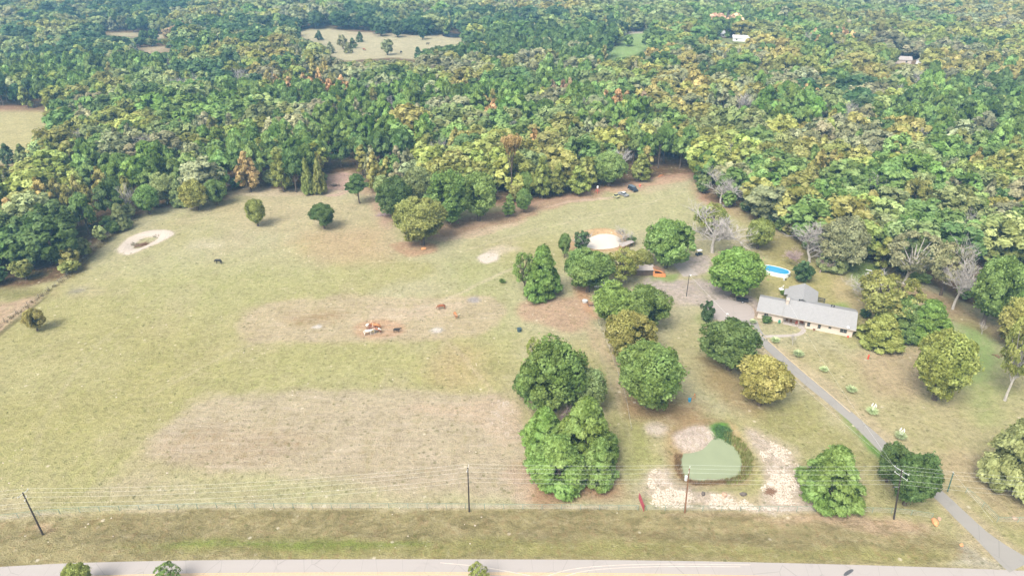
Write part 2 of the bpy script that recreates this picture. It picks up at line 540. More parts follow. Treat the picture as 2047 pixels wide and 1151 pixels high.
def trail(px_pts, width, color, w=.6, sandv=None):
    global col
    q = np.array(chaikin(P(px_pts), 2)); d = np.full(len(gx), 1e3)
    m_ = (gx > q[:, 0].min() - 4) & (gx < q[:, 0].max() + 4) & (gy > q[:, 1].min() - 4) & (gy < q[:, 1].max() + 4)
    X, Y = gx[m_] + (wx - gx)[m_] * .25, gy[m_] + (wy - gy)[m_] * .25; dd = np.full(m_.sum(), 1e3)
    for a, b_ in zip(q[:-1], q[1:]):
        e = b_ - a; t_ = np.clip(((X - a[0]) * e[0] + (Y - a[1]) * e[1]) / (e @ e + 1e-9), 0, 1)
        dd = np.minimum(dd, np.hypot(X - a[0] - e[0] * t_, Y - a[1] - e[1] * t_))
    d[m_] = dd; m = sstep(width, 0, d) * w
    col = col * (1 - m[:, None]) + C(*color) * m[:, None]
    if sandv is not None: sand[:] = sand * (1 - m) + sandv * m
for off in (0, 14):
    trail([(1175 + off, 650), (1205 + off, 720), (1235 + off, 800), (1268 + off, 900), (1272 + off, 1000)], 1.0, (222, 204, 172), .55)
trail([(815, 625), (900, 596), (980, 556), (1040, 530)], 1.0, (228, 212, 180), .7, .3)
trail([(700, 650), (560, 668), (470, 700), (300, 790)], .8, (216, 202, 164), .45)
trail([(860, 660), (940, 720), (1000, 800), (1010, 900)], .9, (222, 200, 168), .5)
trail([(930, 500), (1000, 478), (1100, 452), (1250, 420), (1380, 380)], 1.0, (220, 208, 170), .55)
trail([(1470, 640), (1430, 700), (1440, 800), (1500, 860), (1600, 930)], 1.0, (208, 188, 140), .4)
trail([(1600, 810), (1680, 900), (1740, 990), (1800, 1060)], 1.0, (206, 188, 142), .5)
trail([(1455, 842), (1475, 870), (1500, 905), (1520, 950)], 1.2, (206, 186, 128), .8)
trail([(100, 1020), (60, 900), (120, 780), (240, 640), (420, 540), (640, 480)], .9, (214, 202, 160), .35)
trail([(250, 1110), (420, 1097), (560, 1092)], .5, (224, 208, 170), .7)
# left track beside the pasture and its fence line
paint([(-300, 800), (-40, 690), (88, 590), (76, 584), (-20, 610), (-300, 640)], 1.2, C(214, 184, 152), .95, dict(soil=.2))
paint([(-300, 600), (0, 598), (90, 592), (100, 580), (-300, 570)], 2, C(156, 150, 92), .8)
paint([(-300, 830), (-30, 685), (84, 596), (90, 590), (92, 593), (86, 602), (-28, 694), (-300, 845)], .35, C(120, 108, 70), .8, warp=.1)
paint([(92, 590), (180, 500), (240, 452), (262, 440), (270, 446), (205, 492), (104, 598)], 2.2, C(188, 170, 120), .7, dict(soil=.5))
paint([(130, 560), (190, 500), (240, 456), (262, 446), (215, 490), (150, 560)], 1.4, C(134, 118, 76), .8)
# far meadows
for c, cc in ((0, C(208, 196, 140)), (1, C(212, 200, 160)), (2, C(206, 192, 152)), (3, C(206, 184, 148)), (4, C(160, 190, 112)), (7, C(150, 160, 100)), (8, C(190, 160, 130)), (9, C(200, 190, 150)), (10, C(215, 190, 150))):
    paint(clear_px[c], 3, cc, 1, dict(soil=.1), warp=.6, sm=0)
paint([(0, 212), (110, 210), (114, 222), (0, 224)], 3, C(176, 128, 100), .8)
paint([(1215, 70), (1300, 60), (1302, 66), (1215, 76)], 3, C(226, 214, 196), .9)
paint([(690, 62), (900, 66), (936, 70), (700, 70)], 3, C(214, 196, 160), .8)
# centre rows, tracks between the trees
paint([(1040, 600), (1140, 590), (1185, 605), (1180, 660), (1100, 650), (1035, 640)], 2, C(214, 178, 148), .9, dict(sand=.38))
paint([(1128, 480), (1150, 520), (1145, 600), (1200, 640), (1180, 600), (1160, 520), (1150, 490)], 1.5, C(222, 172, 132), .9)
paint([(1040, 905), (1240, 905), (1250, 985), (1230, 1010), (1060, 1010), (1050, 960)], 3, C(196, 154, 120), .9, dict(soil=.45))
paint([(1160, 640), (1200, 640), (1260, 760), (1290, 860), (1262, 870), (1230, 760)], 1, C(212, 186, 150), .6, dict(sand=.36))
paint([(1250, 800), (1300, 860), (1310, 960), (1260, 960), (1245, 880)], 3, C(184, 186, 112), .8)
paint([(1230, 790), (1400, 800), (1420, 850), (1300, 850), (1250, 820)], 2.5, C(176, 138, 100), .75, dict(soil=.4))
paint([(1330, 640), (1420, 640), (1500, 760), (1420, 800), (1340, 720)], 4, C(196, 186, 130), .6)
paint([(1400, 700), (1500, 760), (1560, 820), (1520, 850), (1400, 780)], 3, C(180, 150, 104), .7, dict(soil=.4))
paint([(1380, 640), (1410, 650), (1450, 640), (1420, 600)], 2, C(170, 190, 105), .5)
paint([(1480, 860), (1600, 760), (1720, 880), (1780, 940), (1680, 900), (1600, 870)], 4, C(182, 176, 112), .8)
paint([(1672, 812), (1690, 816), (1762, 890), (1768, 912), (1750, 912), (1700, 850)], 1.0, C(122, 166, 72), 1, dict(lush=.8), warp=.3)
# pond surroundings
paint([(1286, 850), (1330, 850), (1345, 870), (1300, 872)], 1, C(232, 214, 196), .9, dict(sand=.6))
paint([(1335, 850), (1400, 835), (1450, 838), (1500, 900), (1510, 960), (1470, 985), (1380, 985), (1338, 960), (1330, 890)], 1.2, C(200, 170, 124), .8, dict(soil=.4), warp=.4)
paint([(1340, 868), (1380, 850), (1425, 852), (1432, 872), (1412, 890), (1390, 902), (1358, 898)], .8, C(232, 212, 196), 1, dict(sand=.55), warp=.3)
paint([(1480, 850), (1520, 860), (1580, 900), (1610, 950), (1640, 1000), (1690, 1020), (1600, 1022), (1500, 1020), (1290, 1015), (1292, 940), (1330, 935), (1345, 975), (1400, 985), (1500, 985), (1535, 960), (1520, 910), (1490, 880)], 1.6, C(226, 206, 184), .95, dict(sand=.60), warp=.8)
paint([(1435, 980), (1520, 975), (1520, 1000), (1440, 998)], 1.5, C(200, 186, 136), .8, dict(sand=.2))
paint([(1500, 890), (1530, 960), (1525, 980), (1500, 990), (1350, 984), (1500, 975), (1515, 950)], .8, C(196, 190, 128), .9, dict(sand=0.05), warp=.3)
paint([(1420, 846), (1445, 842), (1456, 860), (1452, 880), (1436, 876), (1416, 858)], .7, C(96, 160, 76), 1, dict(lush=1), warp=.3)
# second pond rim: orange clay
paint([(1138, 492), (1142, 474), (1165, 462), (1200, 458), (1235, 461), (1254, 474), (1262, 492), (1250, 505), (1150, 505)], .8, C(232, 194, 146), 1, dict(soil=.1), warp=.4)
# stock pit
paint([(234, 502), (245, 486), (268, 469), (300, 459), (335, 459), (350, 464), (338, 476), (300, 494), (262, 509), (240, 508)], .8, C(244, 226, 206), 1, dict(sand=.85), warp=.4)
paint([(262, 494), (275, 482), (292, 472), (318, 470), (300, 482), (275, 496)], .8, C(196, 190, 140), .9, dict(sand=.1), warp=.4)
# yard
paint([(1500, 700), (1640, 690), (2100, 800), (2100, 1000), (1760, 900), (1600, 740)], 5, C(204, 192, 140), .8)
paint([(1500, 540), (1590, 480), (1700, 540), (1730, 640), (1640, 650), (1500, 600)], 4, C(196, 184, 112), .6)
paint([(1520, 470), (1600, 470), (1640, 520), (1560, 520), (1500, 500)], 3, C(170, 156, 96), .7)
paint([(1640, 560), (1720, 540), (1790, 600), (1740, 660), (1700, 620)], 2, C(214, 190, 146), .6, dict(sand=.25))
paint([(1690, 520), (1760, 530), (1760, 590), (1700, 570)], 2.5, C(150, 176, 90), .8, dict(lush=.3))
paint([(1650, 610), (1690, 600), (1700, 625), (1650, 628)], 1.5, C(160, 186, 100), .7, dict(lush=.3))
paint([(1700, 700), (1880, 690), (1900, 760), (1800, 820), (1720, 760)], 3, C(210, 184, 148), .7, dict(soil=.35, sand=.25))
paint([(1900, 640), (1960, 640), (2000, 700), (1990, 760), (1920, 780)], 4, C(160, 190, 106), .75, dict(lush=.3))
paint([(1780, 560), (1900, 600), (2010, 660), (2060, 680), (2060, 700), (1940, 660), (1800, 590)], 2, C(178, 146, 108), .7, dict(soil=.4))
paint([(1860, 900), (2047, 930), (2100, 1060), (1960, 1020), (1880, 960)], 4, C(212, 186, 150), .6, dict(sand=.3))
paint([(1960, 760), (2020, 780), (2010, 840), (1940, 840)], 4, C(176, 194, 112), .6)
# gravel yard and pads by the drive
paint([(1284, 560), (1310, 552), (1372, 560), (1420, 555), (1448, 580), (1520, 595), (1520, 636), (1480, 642), (1420, 640), (1400, 610), (1350, 596), (1300, 584)], .8, C(212, 196, 184), 1, dict(sand=.35, soil=.2), warp=.4)
paint([(1270, 580), (1400, 590), (1400, 610), (1330, 610)], 1.5, C(224, 206, 190), .8, dict(sand=.45))
paint([(1345, 526), (1390, 510), (1420, 510), (1418, 540), (1395, 552), (1362, 552)], .8, C(220, 204, 190), 1, dict(sand=.35), warp=.3)
paint([(1300, 560), (1345, 538), (1358, 552), (1345, 566)], 1.2, C(164, 184, 100), .8, dict(lush=.3))
paint([(1395, 552), (1440, 540), (1450, 556), (1420, 566)], 1.2, C(168, 180, 104), .7)
paint([(1495, 610), (1512, 612), (1516, 650), (1500, 652)], 1, C(214, 186, 160), .8)
for pp, sv in (([(1560, 690), (1640, 690), (1660, 720), (1580, 715)], .42), ([(1850, 720), (1900, 740), (1890, 780), (1840, 770)], .42), ([(1640, 900), (1700, 940), (1680, 960)], .4), ([(1290, 575), (1360, 590), (1420, 620), (1400, 650), (1330, 620)], .45),
               ([(1200, 640), (1250, 700), (1280, 800), (1262, 900), (1240, 800), (1210, 720)], .42), ([(985, 780), (1040, 800), (1045, 900), (990, 880)], .56), ([(1140, 590), (1180, 610), (1170, 650), (1060, 650), (1040, 620)], .45), ([(560, 395), (700, 400), (720, 430), (600, 430)], .40),
               ([(1410, 350), (1420, 440), (1400, 440), (1385, 360)], .42), ([(1960, 700), (2030, 730), (2030, 790), (1960, 760)], .4), ([(1880, 880), (1960, 900), (1990, 960), (1920, 950)], .45), ([(730, 820), (900, 815), (1000, 850), (960, 900), (800, 870)], .43), ([(330, 840), (700, 800), (700, 840), (400, 880)], .38), ([(1730, 690), (1790, 700), (1800, 730), (1740, 730)], .45)):
    paint(pp, 3.5, None, 1, dict(sand=sv))
# drive margins
paint([(1690, 780), (1800, 880), (1900, 990), (2080, 1120), (2080, 1135), (1950, 1120), (1880, 1010), (1760, 900), (1560, 740), (1490, 670), (1510, 660)], 1.0, C(216, 196, 160), .7, dict(sand=.3), warp=.3)
# verge
paint([(-300, 1060), (0, 1038), (200, 1024), (400, 1015), (900, 1015), (1300, 1018), (1700, 1024), (1860, 1050), (1930, 1090), (1975, 1134), (1000, 1116), (400, 1118), (-300, 1150)], .6, C(188, 176, 126), 1, dict(soil=.34, dry=.4), warp=.3)
paint([(-300, 1070), (0, 1050), (200, 1040), (500, 1030), (1100, 1032), (1500, 1040), (1720, 1050), (1700, 1075), (1100, 1076), (500, 1070), (0, 1090), (-300, 1100)], 2.4, C(176, 164, 116), .8, dict(dry=.5, soil=.34), warp=.6)
paint([(200, 1082), (500, 1074), (1000, 1080), (1500, 1090), (1880, 1095), (1900, 1122), (1400, 1112), (700, 1112), (300, 1100)], 1.2, C(180, 176, 108), .85, dict(dry=.3), warp=.6)
paint([(300, 1086), (520, 1078), (900, 1084), (780, 1094), (400, 1092)], .8, C(150, 164, 70), .8, dict(lush=.3), warp=.5)
paint([(-100, 1036), (200, 1021), (420, 1014), (900, 1014), (1260, 1017), (1260, 1021), (900, 1018), (430, 1018), (200, 1026), (-100, 1042)], .35, C(230, 210, 176), .8, dict(sand=.45), warp=.2)
paint([(1260, 1026), (1700, 1024), (1840, 1040), (1860, 1066), (1760, 1064), (1640, 1046), (1500, 1030)], 1.0, C(224, 192, 160), .8, dict(sand=.36), warp=.5)
paint([(60, 1060), (85, 1055), (110, 1064), (85, 1074)], .6, C(220, 186, 150), .8, dict(sand=.4))
paint([(1900, 1080), (2047, 1140), (2047, 1160), (1890, 1150), (1930, 1118)], 1, C(206, 196, 176), .8, dict(sand=.4))
paint([(-300, 1149), (0, 1130), (300, 1119), (1000, 1113), (1500, 1119), (2047, 1136), (2047, 1144), (1000, 1120), (300, 1124), (-300, 1160)], .4, C(180, 166, 120), .8, warp=.1)

ground = mesh_np('ground', np.stack([gx, gy, gz], 1), quads, smooth=True)
def fattr(me, name, arr, dom='POINT'):
    a = me.attributes.new(name, 'FLOAT', dom); a.data.foreach_set('value', np.asarray(arr, np.float32))
ca = ground.attributes.new('basecol', 'FLOAT_COLOR', 'POINT')
ca.data.foreach_set('color', np.concatenate([col, np.ones((len(col), 1))], 1).astype(np.float32).ravel())
for nme, a in (('sand', sand), ('soil', soil), ('lush', lush), ('dry', dry), ('fine', fine)): fattr(ground, nme, a)

gm, nt = new_mat('ground')
t = NT(nt)
pos = t.n('NewGeometry').outputs['Position']
A = lambda n: t.n('Attribute', attribute_name=n)
base = A('basecol').outputs['Color']
n1 = t.noise(pos, .9, 6, .62); n2 = t.noise(pos, 3.2, 4, .6); n3 = t.noise(t.scaled(pos, .12, 1.0, 1, 0.1), .9, 6, .65); n0 = t.noise(pos, .14, 5, .55, .6)
n4 = t.noise(t.scaled(pos, 1, .35, 1, .5), .38, 7, .68, 1.2)
v = t.math('MULTIPLY_ADD', n1, 1.15, .10)
v = t.math('ADD', v, t.math('MULTIPLY_ADD', n2, .9, -.45))
v = t.math('ADD', v, t.math('MULTIPLY_ADD', n0, .5, -.25))
v = t.math('ADD', v, .27)
c0 = t.mix(1.0, base, v, 'MULTIPLY')
cmb = t.n('CombineColor'); [t.l(v, cmb.inputs[i]) for i in range(3)]
c0 = t.mix(1.0, base, cmb.outputs[0], 'MULTIPLY')
# green blotches and straw blotches
g_f = t.math('MULTIPLY', t.ramp(n4, .50, .68), .42)
c0 = t.mix(g_f, c0, t.mix(1.0, c0, (.84, .93, .66), 'MULTIPLY'))
s_f = t.math('MULTIPLY', t.ramp(t.noise(t.scaled(pos, .4, 1, 1, -.2), .6, 6, .66, .8), .53, .70), .35)
c0 = t.mix(s_f, c0, alb(226, 208, 166))
# soil / thatch: brown broken patches
soil_a = A('soil').outputs['Fac']
th = t.math('SUBTRACT', .86, soil_a)
fs = t.math('SUBTRACT', t.math('ADD', t.math('MULTIPLY', n4, .5), t.math('MULTIPLY', n1, .55)), th)
c0 = t.mix(t.math('MULTIPLY', t.ramp(fs, -.02, .16), .62), c0, alb(168, 134, 100))
# mowing lines in the cut patch
fine_a = A('fine').outputs['Fac']
lines = t.math('MULTIPLY', t.ramp(n3, .48, .64), t.ramp(fine_a, .55, .9))
c0 = t.mix(t.math('MULTIPLY', lines, .6), c0, alb(228, 210, 186))
# dry streaks of the verge
dry_a = A('dry').outputs['Fac']
fd = t.math('SUBTRACT', t.math('ADD', t.math('MULTIPLY', n3, .6), t.math('MULTIPLY', n1, .45)), t.math('SUBTRACT', .90, t.math('MULTIPLY', dry_a, .5)))
c0 = t.mix(t.math('MULTIPLY', t.ramp(fd, -.03, .12), .70), c0, alb(126, 112, 70))
fd2 = t.math('MULTIPLY', t.ramp(t.noise(t.scaled(pos, .5, 1.2), 2.2, 4, .7), .55, .72), t.ramp(dry_a, .2, .6))
c0 = t.mix(t.math('MULTIPLY', fd2, .6), c0, alb(206, 184, 150))
n6 = t.noise(t.scaled(pos, .45, 1.0, 1, .05), .42, 7, .72, 1.0)
c0 = t.mix(t.math('MULTIPLY', t.math('MULTIPLY', t.ramp(n6, .47, .60), t.ramp(dry_a, .1, .5)), .50), c0, alb(112, 100, 58))
n7 = t.noise(t.scaled(pos, .8, 1.0, 1, -.3), .55, 7, .74, .8)
c0 = t.mix(t.math('MULTIPLY', t.ramp(n7, .50, .64), .30), c0, alb(150, 140, 84))
c0 = t.mix(t.math('MULTIPLY', t.ramp(n7, .46, .36), .30), c0, alb(226, 214, 172))
# lush
c0 = t.mix(t.math('MULTIPLY', A('lush').outputs['Fac'], t.ramp(n1, .3, .6)), c0, alb(116, 162, 62))
# sand
sand_a = A('sand').outputs['Fac']
n5 = t.noise(t.scaled(pos, 1, .6, 1, .4), .75, 7, .72, 1.5)
fsn = t.math('SUBTRACT', t.math('ADD', t.math('MULTIPLY', n5, .7), t.math('MULTIPLY', n2, .3)), t.math('SUBTRACT', .86, t.math('MULTIPLY', sand_a, .66)))
fsn = t.math('MULTIPLY', t.ramp(fsn, -.03, .15), t.ramp(sand_a, .02, .2))
c0 = t.mix(fsn, c0, t.mix(n2, alb(232, 212, 190), alb(252, 240, 226, .52)))
# pale stones / bare dots and dark dots
vor = t.n('TexVoronoi'); vor.inputs['Scale'].default_value = .42; t.l(pos, vor.inputs['Vector'])
sepc = t.n('SeparateColor'); t.l(vor.outputs['Color'], sepc.inputs[0])
dot = t.math('MULTIPLY', t.ramp(vor.outputs['Distance'], .20, .09), t.math('GREATER_THAN', sepc.outputs[0], .70))
dot = t.math('MULTIPLY', dot, t.ramp(n0, .44, .56))
c0 = t.mix(t.math('MULTIPLY', dot, .75), c0, alb(250, 236, 206))
vor2 = t.n('TexVoronoi'); vor2.inputs['Scale'].default_value = .62; t.l(t.scaled(pos, 1, 1, 1, .8), vor2.inputs['Vector'])
sep2 = t.n('SeparateColor'); t.l(vor2.outputs['Color'], sep2.inputs[0])
dot2 = t.math('MULTIPLY', t.ramp(vor2.outputs['Distance'], .30, .12), t.math('GREATER_THAN', sep2.outputs[1], .72))
c0 = t.mix(t.math('MULTIPLY', dot2, .55), c0, alb(120, 122, 66))
b = t.n('BsdfPrincipled'); t.l(c0, b.inputs['Base Color']); b.inputs['Roughness'].default_value = .95
b.inputs['Specular IOR Level'].default_value = .1
bp = t.n('Bump'); bp.inputs['Strength'].default_value = .8; bp.inputs['Distance'].default_value = .5
t.l(t.math('ADD', n1, n2), bp.inputs['Height']); t.l(bp.outputs[0], b.inputs['Normal'])
o = t.n('OutputMaterial'); t.l(b.outputs[0], o.inputs[0])
ground.materials.append(gm)
structure(link('ground', ground))

# ------------------------------------------------------------------ water
def flat_poly(name, poly, z, mat, kind='structure'):
    me = bpy.data.meshes.new(name)
    me.from_pydata([(a, b_, z) for a, b_ in poly], [], [tuple(range(len(poly)))])
    me.update(); me.materials.append(mat)
    if me.polygons[0].normal.z < 0: me.flip_normals()
    o = link(name, me); o['kind'] = kind
    return o
def grow(poly, d):
    c = np.array(poly).mean(0)
    return [tuple(np.array(p) + (np.array(p) - c) / np.linalg.norm(np.array(p) - c) * d) for p in poly]
def water_mat(name, color, rough, spec=.5, ripple=.06):
    m, nt = new_mat(name); t = NT(nt)
    pos = t.n('NewGeometry').outputs['Position']
    nz = t.noise(pos, .35, 4, .6); c = t.mix(nz, tuple(v * .88 for v in color), tuple(v * 1.12 for v in color))
    b = t.n('BsdfPrincipled'); t.l(c, b.inputs['Base Color']); b.inputs['Roughness'].default_value = rough; b.inputs['Specular IOR Level'].default_value = spec
    bp = t.n('Bump'); bp.inputs['Strength'].default_value = ripple; t.l(t.noise(pos, 3, 3, .5), bp.inputs['Height']); t.l(bp.outputs[0], b.inputs['Normal'])
    o = t.n('OutputMaterial'); t.l(b.outputs[0], o.inputs[0]); return m
flat_poly('pond_water', grow(pond, 1.2), POND_Z, water_mat('pond_water', alb(176, 186, 146), .08))
flat_poly('stock_pond_water', grow(pond2, 1.0), POND2_Z, water_mat('stock_pond_water', alb(238, 226, 208, .58), .25))  # pale base colour holds drying silt plus a painted-in sky reflection
fp = P([(878, 68), (905, 65), (942, 66), (940, 71), (900, 73)])
flat_poly('distant_pond_water', smooth_poly(fp, 2), float(max(terrain(np.array([p[0] for p in fp]), np.array([p[1] for p in fp])))) + .5, water_mat('distant_pond_water', (.02, .022, .03), .2, .2))

# ------------------------------------------------------------------ road, centre line, driveway
def strip(name, left, right, z, mat, zf=None):
    n = len(left)
    v = [(a[0], a[1], z + (zf(a[0], a[1]) if zf else 0)) for a in left] + [(a[0], a[1], z + (zf(a[0], a[1]) if zf else 0)) for a in right]
    f = [(i, n + i, n + i + 1, i + 1) for i in range(n - 1)]
    me = bpy.data.meshes.new(name); me.from_pydata(v, [], f); me.update()
    if me.polygons[0].normal.z < 0: me.flip_normals()
    me.materials.append(mat); return link(name, me)

def asphalt(name, c1, c2, dark):
    m, nt = new_mat(name); t = NT(nt)
    pos = t.n('NewGeometry').outputs['Position']
    a = t.noise(t.scaled(pos, .05, 1), .8, 5, .6); b_ = t.noise(pos, 5, 4, .7); c_ = t.noise(pos, .25, 5, .6, 1)
    c = t.mix(a, c1, c2); c = t.mix(t.math('MULTIPLY', b_, .35), c, dark)
    c = t.mix(t.math('MULTIPLY', t.ramp(c_, .55, .75), .4), c, dark)
    cr = t.n('TexVoronoi', feature='DISTANCE_TO_EDGE'); cr.inputs['Scale'].default_value = .22
    t.l(t.scaled(pos, 1, .5), cr.inputs['Vector'])
    c = t.mix(t.math('MULTIPLY', t.ramp(cr.outputs['Distance'], .010, .002), .35), c, tuple(v * .6 for v in dark))
    b = t.n('BsdfPrincipled'); t.l(c, b.inputs['Base Color']); b.inputs['Roughness'].default_value = .9
    bp = t.n('Bump'); bp.inputs['Strength'].default_value = .3; t.l(b_, bp.inputs['Height']); t.l(bp.outputs[0], b.inputs['Normal'])
    o = t.n('OutputMaterial'); t.l(b.outputs[0], o.inputs[0]); return m
ROAD = asphalt('road_asphalt', alb(212, 202, 194), alb(200, 192, 186), alb(172, 164, 158))
DRIVE = asphalt('drive_asphalt', alb(190, 184, 174), alb(178, 172, 164), alb(150, 146, 138))
road_edge = [(-1500, 1215), (-300, 1151), (0, 1132), (150, 1124), (400, 1118.5), (700, 1117), (1000, 1117), (1300, 1119), (1600, 1125), (1900, 1134), (2047, 1140), (2400, 1154), (3500, 1200)]
re_w = resample(chaikin(P(road_edge), 2), 3.0)
zc_road = lambda x, y: 0
far_e = re_w; near_e = re_w - np.array([0, 7.2]); mid_e = re_w - np.array([0, 2.75])
structure(strip('road', far_e, near_e, .012, ROAD))
YEL = simple_mat('yellow_paint', alb(246, 206, 140, .55), .7, .25, 4)
structure(strip('road_centre_line_marking', mid_e, mid_e - np.array([0, .16]), .016, YEL))
structure(strip('road_centre_line_marking', mid_e - np.array([0, .34]), mid_e - np.array([0, .5]), .016, YEL))
drive_px = [(1494, 640), (1500, 655), (1512, 668), (1540, 695), (1575, 728), (1620, 766), (1660, 798), (1700, 832), (1740, 868), (1780, 908), (1830, 952), (1880, 990), (1930, 1040), (1985, 1090), (2040, 1132)]
dr = resample(chaikin(P(drive_px), 2), 2.0)
tan = np.gradient(dr, axis=0); tan /= np.linalg.norm(tan, axis=1)[:, None]
nor = np.stack([-tan[:, 1], tan[:, 0]], 1)
wdt = 1.5 + .12 * (fbm(dr[:, 0], dr[:, 1], 6, 3) - .5) * 4 + sstep(len(dr) - 6, len(dr), np.arange(len(dr))) * 1.5 + sstep(6, 0, np.arange(len(dr))) * 1.2
structure(strip('driveway', dr + nor * wdt[:, None], dr - nor * wdt[:, None], .020, DRIVE))
yard_px = [(1292, 566), (1320, 560), (1372, 566), (1410, 562), (1440, 585), (1500, 602), (1510, 634), (1492, 652), (1470, 640), (1425, 638), (1402, 612), (1352, 600), (1305, 588)]
GRAVEL = asphalt('gravel', alb(214, 200, 190), alb(198, 186, 178), alb(172, 160, 152))
structure(flat_poly('gravel_yard', smooth_poly(P([(1404, 606), (1440, 596), (1500, 606), (1512, 632), (1492, 652), (1460, 642), (1428, 638)]), 2), .008, GRAVEL))
CONC = simple_mat('concrete', alb(214, 202, 190), .9, .12, 1.0)
structure(flat_poly('concrete_pad', P([(1344, 526), (1366, 522), (1396, 550), (1366, 553)]), .012, CONC))
# low edging along the drive and the curved footpath to the door
walk = resample(chaikin(P([(1608, 657), (1604, 665), (1592, 670), (1566, 671), (1545, 672), (1526, 672)]), 3), .8)
tg = np.gradient(walk, axis=0); tg /= np.linalg.norm(tg, axis=1)[:, None]; nn = np.stack([-tg[:, 1], tg[:, 0]], 1)
structure(strip('footpath', walk + nn * .6, walk - nn * .6, .014, CONC))
CURB = simple_mat('kerb_stone', alb(236, 212, 170), .8, .15, 2)
kb = resample(chaikin(P([(1496, 648), (1510, 661), (1526, 672), (1560, 703), (1605, 743), (1650, 780), (1700, 824)]), 3), 1.0)
kg = np.gradient(kb, axis=0); kg /= np.linalg.norm(kg, axis=1)[:, None]; kn = np.stack([-kg[:, 1], kg[:, 0]], 1)
kb_m = MB()
for i in range(len(kb) - 1):
    a, b2 = kb[i], kb[i + 1]; na, nb = kn[i] * .09, kn[i + 1] * .09
    o_ = len(kb_m.v)
    kb_m.v += [(a[0] + na[0], a[1] + na[1], 0), (b2[0] + nb[0], b2[1] + nb[1], 0), (b2[0] - nb[0], b2[1] - nb[1], 0), (a[0] - na[0], a[1] - na[1], 0),
               (a[0] + na[0], a[1] + na[1], .15), (b2[0] + nb[0], b2[1] + nb[1], .15), (b2[0] - nb[0], b2[1] - nb[1], .15), (a[0] - na[0], a[1] - na[1], .15)]
    kb_m.f += [(o_ + 4, o_ + 5, o_ + 6, o_ + 7), (o_, o_ + 1, o_ + 5, o_ + 4), (o_ + 3, o_ + 7, o_ + 6, o_ + 2)]
structure(link('kerb', kb_m.mesh('kerb', CURB)))
PALEM = simple_mat('worn_asphalt', alb(238, 224, 208), .9, .15, 1)
for q_ in ([(1090, 1152), (1130, 1138), (1200, 1130), (1320, 1126), (1500, 1128)], [(1120, 1154), (1160, 1141), (1230, 1134), (1340, 1131), (1480, 1132)], [(880, 1124), (960, 1131), (1060, 1150)]):
    q2 = resample(chaikin(P(q_), 2), 1.0); g2 = np.gradient(q2, axis=0); g2 /= np.linalg.norm(g2, axis=1)[:, None]; n2_ = np.stack([-g2[:, 1], g2[:, 0]], 1) * .07
    structure(strip('road_tyre_marking', q2 + n2_, q2 - n2_, .0195, PALEM))
# repair patch on the road
pm = simple_mat('tar', (.07, .07, .075), .8, .3, 2)
structure(flat_poly('road_tar_patch', smooth_poly(P([(1690, 1142), (1702, 1136), (1708, 1139), (1698, 1147), (1690, 1151), (1685, 1149)]), 1), .020, pm))

# ------------------------------------------------------------------ tree meshes
def unit(v): return v / np.maximum(np.linalg.norm(v, axis=-1, keepdims=True), 1e-9)
def leaf_quads(p, n, size, rng, aspect=1.0, along=None, tri=False):
    N = len(p)
    r = rng.normal(size=(N, 3)) if along is None else along + rng.normal(size=(N, 3)) * .35
    tt = unit(np.cross(np.cross(n, r), n)); bb = np.cross(n, tt)
    s = size[:, None]
    a1 = tt * s * .62 * aspect; b1 = bb * s * .5
    if tri:
        v = np.stack([p - a1 * .8 - b1, p + a1, p - a1 * .8 + b1], 1).reshape(-1, 3)
        f = np.arange(N * 3).reshape(N, 3)
    else:
        k = rng.uniform(-.3, .3, (N, 1))
        v = np.stack([p - a1, p + b1 + a1 * k, p + a1, p - b1 + a1 * k], 1).reshape(-1, 3)
        f = np.arange(N * 4).reshape(N, 4)
    return v, f

def tube_np(pts, radii, n=5):
    pts = np.asarray(pts, float); m = len(pts)
    tg = np.gradient(pts, axis=0); tg = unit(tg)
    ref = np.array([.3, .9, .1]); u = unit(np.cross(tg, ref)); w = np.cross(tg, u)
    an = np.arange(n) * 2 * PI / n
    v = pts[:, None, :] + (u[:, None, :] * np.cos(an)[None, :, None] + w[:, None, :] * np.sin(an)[None, :, None]) * np.asarray(radii)[:, None, None]
    i = np.arange(m - 1)[:, None] * n; j = np.arange(n)[None, :]; j2 = (j + 1) % n
    f = np.stack([i + j, i + j2, i + n + j2, i + n + j], -1).reshape(-1, 4)
    return v.reshape(-1, 3), f

def join(parts):
    V, Fq, Ft = [], [], []; o = 0
    for v, f in parts:
        (Fq if f.shape[1] == 4 else Ft).append(f + o); V.append(v); o += len(v)
    fs = []
    if Fq: fs.append(np.concatenate(Fq))
    if Ft: fs.append(np.concatenate(Ft))
    return np.concatenate(V), fs

def sphere_dirs(n, rng):
    i = np.arange(n) + .5
    ph = np.arccos(1 - 2 * i / n); th = PI * (1 + 5 ** .5) * i
    d = np.stack([np.cos(th) * np.sin(ph), np.sin(th) * np.sin(ph), np.cos(ph)], 1)
    return unit(d + rng.normal(size=d.shape) * (.9 / math.sqrt(n)))

